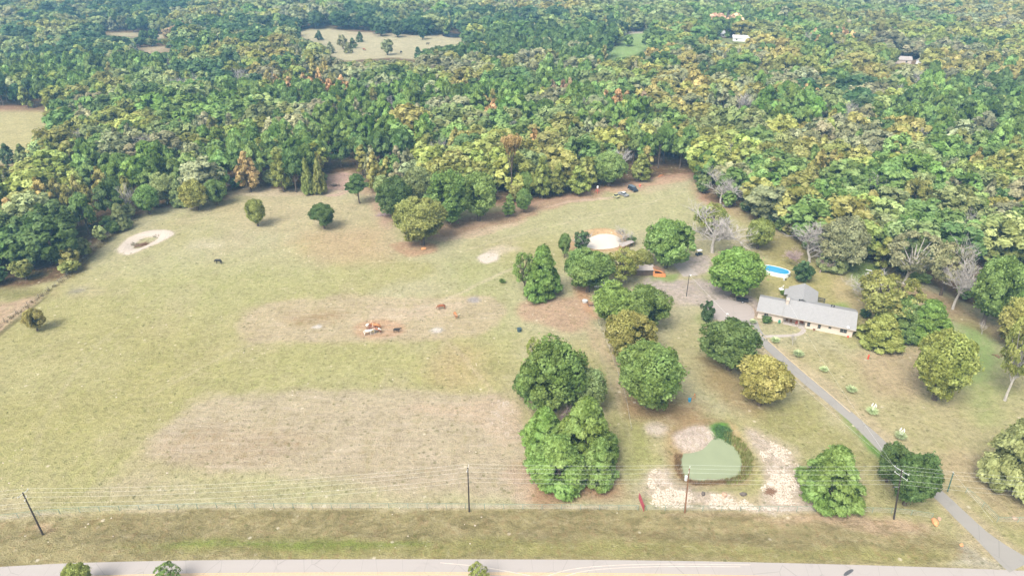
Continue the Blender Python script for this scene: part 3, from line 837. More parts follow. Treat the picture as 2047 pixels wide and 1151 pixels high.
# every prototype: crown width 10 m (radius 5), height 10 m, base at z=0 ; returns (crown mesh, trunk mesh, both)
def clumps_for(kind, rng, nc):
    sec = rng.uniform(.68, 1.16, 9)
    def lobe(az): return np.interp((az % (2 * PI)) / (2 * PI) * 9, np.arange(10), np.append(sec, sec[0]))
    if kind in ('oak', 'sparse', 'shrub', 'topper'):
        z0, cz = {'oak': (1.3, 5.6), 'sparse': (2.5, 6.2), 'shrub': (.2, 4.6), 'topper': (7.9, 9.0)}[kind]
        d = sphere_dirs(nc, rng); az = np.arctan2(d[:, 1], d[:, 0])
        rr = lobe(az) * rng.uniform(.80, 1.06, nc)
        rz = np.where(d[:, 2] > 0, 10 - cz - .9, cz - z0 - .6)
        c = np.stack([d[:, 0] * 4.05 * rr, d[:, 1] * 4.05 * rr, cz + d[:, 2] * rz * (rr * .5 + .5)], 1)
        cr = np.exp(rng.normal(-.12, .34, nc)).clip(.4, 1.7) * (1.0 if nc < 70 else .85)
        sq = .8 if kind != 'topper' else .35
    elif kind == 'pine':
        tt = rng.uniform(0, 1, nc) ** .85
        z = 4.0 + tt * 5.4
        env = np.interp(tt, [0, .25, .6, .85, 1], [3.2, 4.3, 3.6, 2.0, .5])
        az = rng.uniform(0, 2 * PI, nc); rr = env * np.sqrt(rng.uniform(.25, 1, nc)) * lobe(az)
        c = np.stack([np.cos(az) * rr, np.sin(az) * rr, z], 1); d = unit(np.stack([np.cos(az) * rr, np.sin(az) * rr, (tt - .3) * 4], 1))
        cr = rng.uniform(.85, 1.4, nc); sq = .45
    elif kind == 'cedar':
        tt = rng.uniform(0, 1, nc) ** 1.25
        env = 4.6 * (1 - tt ** 1.15) ** .85 * np.interp(tt, [0, .10, 1], [.80, 1, 1])
        az = rng.uniform(0, 2 * PI, nc); rr = env * lobe(az) * rng.uniform(.82, 1.05, nc)
        c = np.stack([np.cos(az) * rr, np.sin(az) * rr, .7 + tt * 8.7], 1); d = unit(np.stack([np.cos(az), np.sin(az), .35 + tt * .8], 1))
        cr = rng.uniform(.55, 1.0, nc); sq = .62
    elif kind == 'gum':
        tt = rng.uniform(0, 1, nc) ** 1.1
        env = 4.4 * np.interp(tt, [0, .12, .35, .7, 1], [.6, .95, 1, .6, .05])
        az = rng.uniform(0, 2 * PI, nc); rr = env * lobe(az) * rng.uniform(.55, 1.05, nc)
        c = np.stack([np.cos(az) * rr, np.sin(az) * rr, 1.6 + tt * 7.9], 1); d = unit(np.stack([np.cos(az), np.sin(az), .5 + 0 * az], 1))
        cr = rng.uniform(.75, 1.2, nc); sq = .5
    return c, d, cr, sq

def make_tree(kind, seed, nc, nl, leaf, quad=True, limbs=9, name='crown'):
    rng = np.random.RandomState(seed)
    c, d, cr, sq = clumps_for(kind, rng, nc)
    ph3 = rng.uniform(0, 6.28, 3)
    lowf = np.sin(c[:, 0] * .9 + ph3[0]) + np.sin(c[:, 1] * 1.0 + ph3[1]) + np.sin(c[:, 2] * .8 + ph3[2])
    keep = (rng.uniform(size=nc) > (.15 if kind == 'sparse' else .05)) & (lowf < np.quantile(lowf, .98 if kind == 'cedar' else .91))
    c, d, cr = c[keep], d[keep], cr[keep]; nc = len(c)
    tot = nc * nl
    ci = np.repeat(np.arange(nc), nl)
    dirs = unit(rng.normal(size=(tot, 3)))
    flip = (dirs * d[ci]).sum(1) < -.25
    dirs[flip] *= -1
    dirs[:, 2] = np.where(dirs[:, 2] < -.3, dirs[:, 2] * .4, dirs[:, 2]); dirs = unit(dirs)
    rad = cr[ci] * rng.uniform(.62, 1.08, tot) ** .7 * np.where(rng.uniform(size=tot) < .14, rng.uniform(1.0, 1.5, tot), 1.0)
    p = c[ci] + dirs * rad[:, None] * np.array([1, 1, sq])
    nrm = unit(dirs * 1.0 + np.array([0, 0, .55 if quad else .85]) + rng.normal(size=(tot, 3)) * ((.70 if kind != 'cedar' else .45) if quad else .40))
    asp = 1.0; along = None
    if kind == 'cedar':
        asp = 1.4; along = np.stack([d[ci][:, 0], d[ci][:, 1], -.35 + 0 * ci], 1)
    if kind == 'pine': asp = 1.5
    size = leaf * rng.uniform(.6, 1.35, tot)
    v, f = leaf_quads(p, nrm, size, rng, asp, along, tri=not quad)
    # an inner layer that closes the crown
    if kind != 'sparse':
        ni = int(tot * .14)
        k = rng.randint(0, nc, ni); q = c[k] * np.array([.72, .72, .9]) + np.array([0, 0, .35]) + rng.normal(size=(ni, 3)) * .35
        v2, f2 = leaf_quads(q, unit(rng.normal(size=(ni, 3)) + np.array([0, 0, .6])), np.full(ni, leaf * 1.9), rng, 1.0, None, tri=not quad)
    clump_lv = rng.uniform(0, 1, nc)
    jl = .5 if quad else .22
    lv = clump_lv[ci] * (1 - jl) + rng.uniform(0, 1, tot) * jl
    parts = [(v, f)]
    if kind != 'sparse':
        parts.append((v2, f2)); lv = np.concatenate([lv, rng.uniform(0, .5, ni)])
    V, FF = join(parts)
    crown = mesh_np(name, V, FF, [LEAF]); fattr(crown, 'lv', lv, 'FACE')
    # trunk and limbs
    top = {'oak': 6.2, 'sparse': 7.5, 'shrub': 3, 'topper': 8.9, 'pine': 9.0, 'cedar': 9.0, 'gum': 9.0}[kind]
    r0 = {'oak': .36, 'sparse': .28, 'shrub': .18, 'topper': .30, 'pine': .26, 'cedar': .28, 'gum': .24}[kind]
    zz = np.linspace(-.3, top, 7); wob = np.cumsum(rng.normal(size=(7, 2)) * .12, 0); wob[0] = 0
    tr = [tube_np(np.stack([wob[:, 0], wob[:, 1], zz], 1), r0 * np.array([1.5, 1.0, .9, .75, .6, .42, .2]), 7)]
    for i in rng.choice(nc, min(limbs, nc), replace=False):
        e = c[i]; zb = max(.8, min(e[2] * rng.uniform(.35, .7), top * .9))
        s0 = np.array([np.interp(zb, zz, wob[:, 0]), np.interp(zb, zz, wob[:, 1]), zb])
        mid = (s0 + e) / 2 + np.array([0, 0, -.25 if kind != 'pine' else .2]) + rng.normal(size=3) * .25
        tr.append(tube_np(np.stack([s0, s0 * .3 + mid * .7, mid * .4 + e * .6, e]), r0 * np.array([.5, .36, .25, .08]), 5))
    TV, TF = join(tr)
    trunk = mesh_np('trunk', TV, TF, [BARK_PALE if kind == 'sparse' and seed % 2 == 0 else BARK], smooth=True)
    return crown, trunk, (V, FF, lv, TV, TF)

def both_mesh(name, data, bark):
    V, FF, lv, TV, TF = data
    fs = [f for f in FF]; n = sum(len(f) for f in fs)
    # keep polygons sorted by size: build with material indices
    fl = fs + [f + len(V) for f in TF]
    mi = np.concatenate([np.zeros(n, int)] + [np.ones(len(f), int) for f in TF])
    me = mesh_np(name, np.concatenate([V, TV]), fl, [LEAF, bark], midx=mi)
    fattr(me, 'lv', np.concatenate([lv, np.zeros(sum(len(f) for f in TF))]), 'FACE')
    return me

def make_bare(seed, dens=1.0, mat=TWIG, spread=1.0):
    rng = np.random.RandomState(seed); parts_b = []; parts_t = []
    tv = []
    def grow_b(p, dvec, L, r, lev):
        n = 4
        pts = [p]; dd = dvec
        for k in range(n):
            dd = unit(dd + rng.normal(size=3) * .16 + np.array([0, 0, .06])); pts.append(pts[-1] + dd * L / n)
        rad = np.linspace(r, r * .45, n + 1)
        (parts_b if lev < 2 else parts_t).append(tube_np(np.array(pts), rad, 6 if lev == 0 else (4 if lev < 3 else 3)))
        if lev >= 4: return
        nb = [7, 5, 5, 4][lev]
        if lev >= 2: nb = max(2, int(nb * dens))
        for k in range(nb):
            tpos = rng.uniform(.35, 1.0) if lev else rng.uniform(.45, 1.0)
            q = pts[int(tpos * n)] if tpos < 1 else pts[-1]
            az = rng.uniform(0, 2 * PI); e = rng.uniform(.35, 1.0) * spread
            side = np.array([math.cos(az), math.sin(az), .15])
            grow_b(q, unit(dd * .75 + side * e), L * rng.uniform(.5, .78), max(r * .50, .019), lev + 1)
    grow_b(np.array([0, 0, -.2]), np.array([.03, .02, 1.0]), 4.6, .17, 0)
    V, FF = join(parts_b); V2, F2 = join(parts_t)
    mx = max(V2[:, 2].max(), 1); rx = np.percentile(np.abs(V2[:, :2]), 97)
    for a in (V, V2):
        a[:, 2] *= 10 / mx; a[:, :2] *= 5 / rx
    return mesh_np('crown', V2, F2, [mat]), mesh_np('trunk', V, FF, [BARK_PALE if mat is TWIG else mat], smooth=True), (V, FF, V2, F2)

HERO = {}
for kind, seeds, nc, nl, leaf, limbs in (('oak', (1, 2, 3, 4), 150, 190, .29, 14), ('cedar', (11, 12, 13), 190, 140, .28, 10), ('pine', (21,), 60, 200, .38, 14), ('gum', (31, 32), 70, 140, .38, 12), ('sparse', (41, 42), 75, 110, .30, 22), ('shrub', (51,), 46, 90, .6, 6), ('topper', (71,), 40, 60, .5, 10)):
    HERO[kind] = [make_tree(kind, s, nc, nl, leaf, True, limbs)[:2] for s in seeds]
HERO['bare'] = [make_bare(s)[:2] for s in (61, 62)]
HERO['pinkbare'] = [make_bare(64, 1.3, TWIG_PINK, 1.25)[:2]]
MID = {}
FARP = []
for kind, n in (('oak', 5), ('pine', 4), ('gum', 3), ('cedar', 2)):
    MID[kind] = [make_tree(kind, 100 + i + 17 * len(kind), {'oak': 55, 'pine': 42, 'gum': 40, 'cedar': 70}[kind], {'oak': 62, 'pine': 60, 'gum': 50, 'cedar': 36}[kind], .62, False, 7)[:2] for i in range(n)]
MID['bare'] = [make_bare(161, .6)[:2], make_bare(162, .6)[:2]]
FAR_KINDS = []
protos = bpy.data.collections.new('woodland_prototypes')
for kind, n in (('oak', 5), ('pine', 4), ('gum', 2)):
    for i in range(n):
        data = make_tree(kind, 300 + i + 13 * len(kind), 34, 46, .95, False, 4)[2]
        me = both_mesh('woodland_tree', data, BARK)
        ob = bpy.data.objects.new('proto_%02d' % len(FAR_KINDS), me); protos.objects.link(ob); FAR_KINDS.append(kind)
V, FF, V2, F2 = make_bare(262, .5)[2]
me = mesh_np('woodland_bare', np.concatenate([V, V2]), [f for f in FF] + [f + len(V) for f in F2], [TWIG])
ob = bpy.data.objects.new('proto_%02d' % len(FAR_KINDS), me); protos.objects.link(ob); FAR_KINDS.append('bare')

# ------------------------------------------------------------------ foliage colours (reflectance)
TINT_K = 2.45
TINT = {
    'dark green': (.040, .074, .030), 'deep green': (.030, .060, .036), 'bright green': (.060, .108, .030), 'green': (.062, .108, .038),
    'grey green': (.090, .120, .066), 'olive': (.098, .112, .042), 'yellow green': (.098, .126, .040), 'golden': (.160, .140, .046),
    'orange': (.235, .150, .075), 'pale tan': (.135, .135, .090), 'rusty': (.160, .105, .080), 'grey': (.085, .095, .075), 'pinkish': (.3, .2, .18),
}
TINT = {k: tuple(x * TINT_K * w for x, w in zip(v, (1.16, 1.03, .58) if v[1] > v[0] else (.88, .90, .62))) for k, v in TINT.items()}
KNAME = {'oak': 'oak_tree', 'pine': 'pine_tree', 'gum': 'sweetgum_tree', 'cedar': 'cedar_tree', 'sparse': 'oak_tree', 'topper': 'sweetgum_tree', 'bare': 'bare_tree', 'pinkbare': 'bare_tree', 'shrub': 'shrub'}
KWORD = {'oak': 'oak', 'pine': 'pine', 'gum': 'sweetgum', 'cedar': 'cedar', 'bare': 'bare tree'}

def put_tree(lib, kind, variant, x, y, wid, h, colr, rz, label, cat='tree', group=None, z=None):
    z = tz(x, y) if z is None else z
    cr, tr = lib[kind][variant % len(lib[kind])]
    nm = KNAME[kind]
    t_ = thing(nm, label, cat, (x, y, z), rz, group)
    sx = wid / 10 * 1.04; sz = h / 10
    t_.scale = (sx, sx, sz)
    c_ = link('crown', cr, t_); k_ = link('trunk', tr, t_)
    if kind not in ('bare', 'pinkbare'):
        c_['tint'] = list(colr)
    return t_

# yard and pasture trees: base pixel, top pixel, crown width in pixels
HT = [
 (510, 452, 393, 46, 'oak', 0, 'olive', 'small olive oak with a visible trunk alone in the upper pasture'),
 (644, 457, 403, 54, 'oak', 1, 'dark green', 'round dark green oak standing alone in the upper pasture'),
 (716, 407, 345, 48, 'pine', 0, 'dark green', 'dark green pine at the pasture end of the pale dirt clearing'),
 (66, 661, 614, 44, 'oak', 0, 'golden', 'small golden green oval tree alone near the dirt track'),
 (841, 490, 392, 104, 'oak', 2, 'olive', 'big olive oak standing forward of the grove on red soil'),
 (898, 446, 338, 92, 'oak', 3, 'green', 'tall dark grove oak with a bare lower trunk behind the big olive oak'),
 (956, 441, 335, 88, 'oak', 0, 'green', 'broad green oak of the grove between dark oak and small trees'),
 (1018, 432, 386, 32, 'gum', 0, 'green', 'small green tree second from the end of the grove'),
 (1047, 425, 374, 36, 'oak', 1, 'green', 'small round green tree at the very end of the grove'),
 (790, 436, 352, 74, 'oak', 3, 'dark green', 'dark green oak at the brushy end of the grove'),
 (835, 415, 330, 80, 'oak', 1, 'grey green', 'grey green oak deep in the grove'),
 (770, 405, 350, 50, 'oak', 2, 'grey green', 'grey green bushy oak above the pile of brush'),
 (292, 428, 367, 54, 'oak', 1, 'green', 'rounded green tree at the upper corner of the pasture'),
 (326, 408, 343, 48, 'oak', 2, 'grey green', 'grey green oak in the row at the upper pasture corner'),
 (356, 412, 356, 40, 'cedar', 1, 'grey green', 'grey green cedar in the row at the upper pasture corner'),
 (387, 420, 358, 54, 'oak', 3, 'olive', 'olive green oak in the row at the upper pasture corner'),
 (428, 411, 354, 46, 'oak', 0, 'green', 'bright rounded tree ending the row at the upper pasture corner'),
 (237, 458, 404, 38, 'cedar', 2, 'grey green', 'pale conical cedar by the corner of the pasture fence'),
 (612, 389, 313, 28, 'cedar', 1, 'yellow green', 'slim pointed yellow green cedar, one of two by the dirt clearing'),
 (636, 388, 312, 26, 'cedar', 2, 'olive', 'slim pointed olive cedar closest to the dirt clearing'),
 (1085, 592, 484, 84, 'cedar', 0, 'bright green', 'tall upright bright green tree beside the orange dirt track'),
 (1048, 588, 497, 50, 'sparse', 0, 'green', 'thin leaning dark tree beside the tall bright green tree'),
 (1177, 583, 497, 96, 'oak', 2, 'green', 'big round dark green oak beside the orange dirt track'),
 (1250, 562, 494, 78, 'sparse', 1, 'golden', 'thin golden olive tree in front of the plank barn'),
 (1240, 575, 505, 70, 'sparse', 0, 'yellow green', 'sparse yellow green tree between round oak and barn'),
 (1286, 538, 498, 46, 'oak', 1, 'olive', 'olive tree leaning over the plank barn roof'),
 (1337, 534, 435, 98, 'oak', 3, 'green', 'spreading green oak with a forked trunk behind the barn'),
 (1432, 505, 408, 110, 'bare', 0, 'grey', 'wide leafless grey tree in the drive turnaround'),
 (1425, 470, 405, 84, 'sparse', 0, 'yellow green', 'thin yellow green tree behind the leafless grey tree'),
 (1520, 497, 434, 66, 'oak', 0, 'yellow green', 'rounded yellow green tree in the grass behind the pool'),
 (1473, 592, 494, 122, 'oak', 1, 'bright green', 'huge spreading green oak shading the parked vehicle by the house'),
 (1228, 655, 566, 96, 'oak', 2, 'bright green', 'round bright green tree heading the row beside the drive'),
 (1290, 660, 566, 100, 'oak', 0, 'green', 'broad mid green tree overlapping the round bright green tree'),
 (1258, 718, 622, 106, 'oak', 3, 'olive', 'olive grey tree with a dead branch in the middle of the row'),
 (1281, 705, 636, 62, 'oak', 1, 'bright green', 'small lime green tree growing through the olive grey tree'),
 (1304, 812, 682, 140, 'oak', 2, 'green', 'drooping grey green tree at the pond end of the row'),
 (1466, 738, 638, 128, 'oak', 0, 'dark green', 'dense dark olive oak beside the asphalt drive'),
 (1528, 808, 712, 112, 'oak', 1, 'golden', 'round golden green oak between the drive and the pond'),
 (1108, 820, 680, 140, 'oak', 3, 'green', 'large green tree at the top of the clump in the lower pasture'),
 (1072, 735, 672, 42, 'sparse', 1, 'yellow green', 'thin yellow green sapling rising above the clump in lower pasture'),
 (1162, 815, 732, 98, 'oak', 2, 'grey green', 'grey green tree behind the two cedars of the clump'),
 (1052, 800, 738, 60, 'oak', 0, 'dark green', 'dark green tree at the pasture edge of the clump'),
 (1088, 895, 812, 108, 'cedar', 1, 'bright green', 'bright green cedar with a rounded top facing the mown patch'),
 (1172, 915, 790, 130, 'cedar', 2, 'bright green', 'tallest bright green cedar of the clump above the power pole'),
 (1118, 962, 868, 132, 'cedar', 0, 'green', 'low wide cedar of the clump over the red soil'),
 (1198, 958, 872, 84, 'cedar', 1, 'green', 'cedar of the clump beside the track to the red gate'),
 (1118, 880, 812, 40, 'pinkbare', 0, 'grey', 'dead grey tree standing among the bright green cedars'),
 (1672, 990, 890, 130, 'cedar', 2, 'green', 'wide olive cedar standing alone beside the white sand'),
 (1828, 1008, 903, 90, 'oak', 2, 'dark green', 'dark glossy tree beside the drive behind the braced pole'),
 (1786, 962, 884, 62, 'oak', 3, 'dark green', 'small dark tree joined to the glossy tree at the drive edge'),
 (2062, 975, 798, 140, 'cedar', 0, 'grey green', 'huge grey green cedar beyond the drive at the frame edge'),
 (1768, 690, 625, 92, 'cedar', 1, 'yellow green', 'yellow green cedar standing out in front beside the house'),
 (1806, 668, 588, 96, 'cedar', 2, 'green', 'tall green cedar behind the yellow green cedar'),
 (1858, 678, 596, 108, 'cedar', 0, 'bright green', 'wide light green cedar at the end of the cedar group'),
 (1896, 798, 655, 118, 'oak', 2, 'yellow green', 'tall thin yellow green tree alone in the far yard'),
 (1772, 648, 540, 130, 'sparse', 0, 'olive', 'thin leafy tree between the tall white pole and the cedars'),
 (1740, 600, 545, 70, 'bare', 1, 'grey', 'leafless tree behind the tall white pole'),
 (1608, 562, 520, 44, 'shrub', 0, 'deep green', 'small dark tree with a white trunk behind the house'),
 (1606, 535, 498, 52, 'pinkbare', 0, 'grey', 'pinkish leafless bush behind the small white trunked tree'),
 (1642, 545, 516, 44, 'pinkbare', 0, 'grey', 'low pinkish leafless bush beside the dense cedar'),
 (1415, 643, 596, 30, 'shrub', 0, 'deep green', 'upright blue green shrub at the edge of the gravel yard'),
 (1533, 644, 631, 22, 'shrub', 0, 'dark green', 'round dark shrub against the brick house wall'),
 (1129, 515, 462, 26, 'oak', 1, 'green', 'little green tree at the clay bank of the white pond'),
 (1163, 499, 459, 36, 'shrub', 0, 'deep green', 'dark blue green bush at the edge of the white pond'),
 (1262, 489, 470, 20, 'shrub', 0, 'green', 'tiny green bush at the far corner of the white pond'),
 (1165, 500, 462, 34, 'bare', 0, 'grey', 'leafless tree growing through the bush by the white pond'),
 (1246, 488, 452, 36, 'bare', 1, 'grey', 'leafless tree at the corner of the white pond'),
 (1730, 634, 617, 22, 'shrub', 0, 'deep green', 'dark low shrub off the end wall of the house'),
 (2052, 800, 610, 80, 'sparse', 1, 'olive', 'tall thin olive tree at the edge of the far yard'),
 (2045, 700, 600, 90, 'oak', 2, 'golden', 'golden tree at the corner of the far yard'),
 (1446, 406, 338, 66, 'bare', 0, 'grey', 'spreading grey leafless tree at the woodland corner by the meadow'),
 (1628, 524, 440, 84, 'bare', 1, 'grey', 'white limbed leafless tree at the wood edge behind the house'),
 (1690, 538, 432, 96, 'oak', 3, 'pale tan', 'pale khaki oak at the wood edge behind the house'),
 (1672, 540, 465, 56, 'cedar', 2, 'grey green', 'dense grey green cedar at the wood edge behind the house'),
 (1825, 566, 455, 110, 'sparse', 1, 'pale tan', 'pale khaki thin oak with white limbs at the wood edge'),
 (1900, 590, 478, 84, 'sparse', 0, 'pale tan', 'pale thin oak with a white trunk at the wood edge'),
 (1930, 618, 480, 84, 'bare', 0, 'grey', 'grey leafless tree among the oaks at the edge of the far yard'),
 (1995, 648, 500, 100, 'oak', 0, 'green', 'tall green tree with a pale trunk at the edge of the far yard'),
 (2040, 652, 545, 80, 'oak', 1, 'green', 'rounded green tree at the end of the wood edge'),
 (1084, 396, 309, 40, 'gum', 1, 'yellow green', 'yellow green sweetgum with an orange tip above the red bank'),
 (1155, 390, 329, 50, 'gum', 0, 'yellow green', 'broad lime yellow sweetgum near the red tripod feeder'),
 (1022, 401, 262, 40, 'topper', 0, 'orange', 'tall tree with a small orange crown on a bare trunk'),
 (1220, 372, 300, 70, 'oak', 1, 'green', 'large green oak on the red bank above the parked vehicles'),
 (1283, 362, 306, 46, 'gum', 1, 'olive', 'olive conical tree behind the dark parked truck'),
 (1116, 392, 322, 40, 'gum', 0, 'olive', 'slender olive tree between two yellow sweetgums'),
 (1050, 396, 336, 36, 'oak', 2, 'green', 'small green tree beside the tall orange crowned tree'),
 (493, 384, 300, 46, 'gum', 1, 'orange', 'orange brown tall conical tree behind the upper pasture'),
 (560, 384, 288, 56, 'gum', 0, 'yellow green', 'tall yellow green conical tree left of the two slim cedars'.replace('left of', 'near')),
 (585, 384, 290, 56, 'pine', 0, 'dark green', 'dark pine directly behind the two slim cedars'),
 (165, 320, 252, 22, 'bare', 1, 'grey', 'white dead snag above the young woods'),
 (868, 330, 272, 40, 'bare', 0, 'grey', 'white dead tree leaning out of the middle woods'),
]
hero_xy = []
for i, (bx, by, ty, wpx, kind, var, cn, lab) in enumerate(HT):
    # uprights spread away from the point below the camera: set the base so that the crown stands over its place
    x, y = gp(W / 2 + (bx - W / 2) * (1 - .5 * (by - ty) / (3043 - by)), by)
    h = height_to(x, y, ty)
    wid = wpx / scale_at(x, y, h * .5)
    # the crown's bulk reaches above its apex line a little; keep the outline where it is
    h = max(1.2, h * .97)
    base_tint = np.array(TINT[cn]) * (1 + (R.rand(3) - .5) * .12)
    put_tree(HERO, kind, var, x, y, wid, h, base_tint, R.rand() * 6.28, lab, 'shrub' if kind == 'shrub' else 'tree')
    hero_xy.append((x, y, wid / 2))
# tree tops that reach into the frame from this side of the road
for px, py, wpx, hgt, cn, kind, lab in ((140, 1129, 62, 6.5, 'yellow green', 'oak', 'leafy olive treetop on this side of the road near the leaning pole'),
                               (326, 1133, 56, 5.5, 'green', 'sparse', 'green twin topped tree reaching up over the road edge'),
                               (955, 1128, 44, 6.0, 'yellow green', 'sparse', 'thin sapling top over the road below the middle power pole')):
    x, y = gp(px, py, hgt)
    put_tree(HERO, kind, 1, x, y, wpx / scale_at(x, y, hgt), hgt, TINT[cn], 1.0, lab, z=0)
hero_xy = np.array(hero_xy)

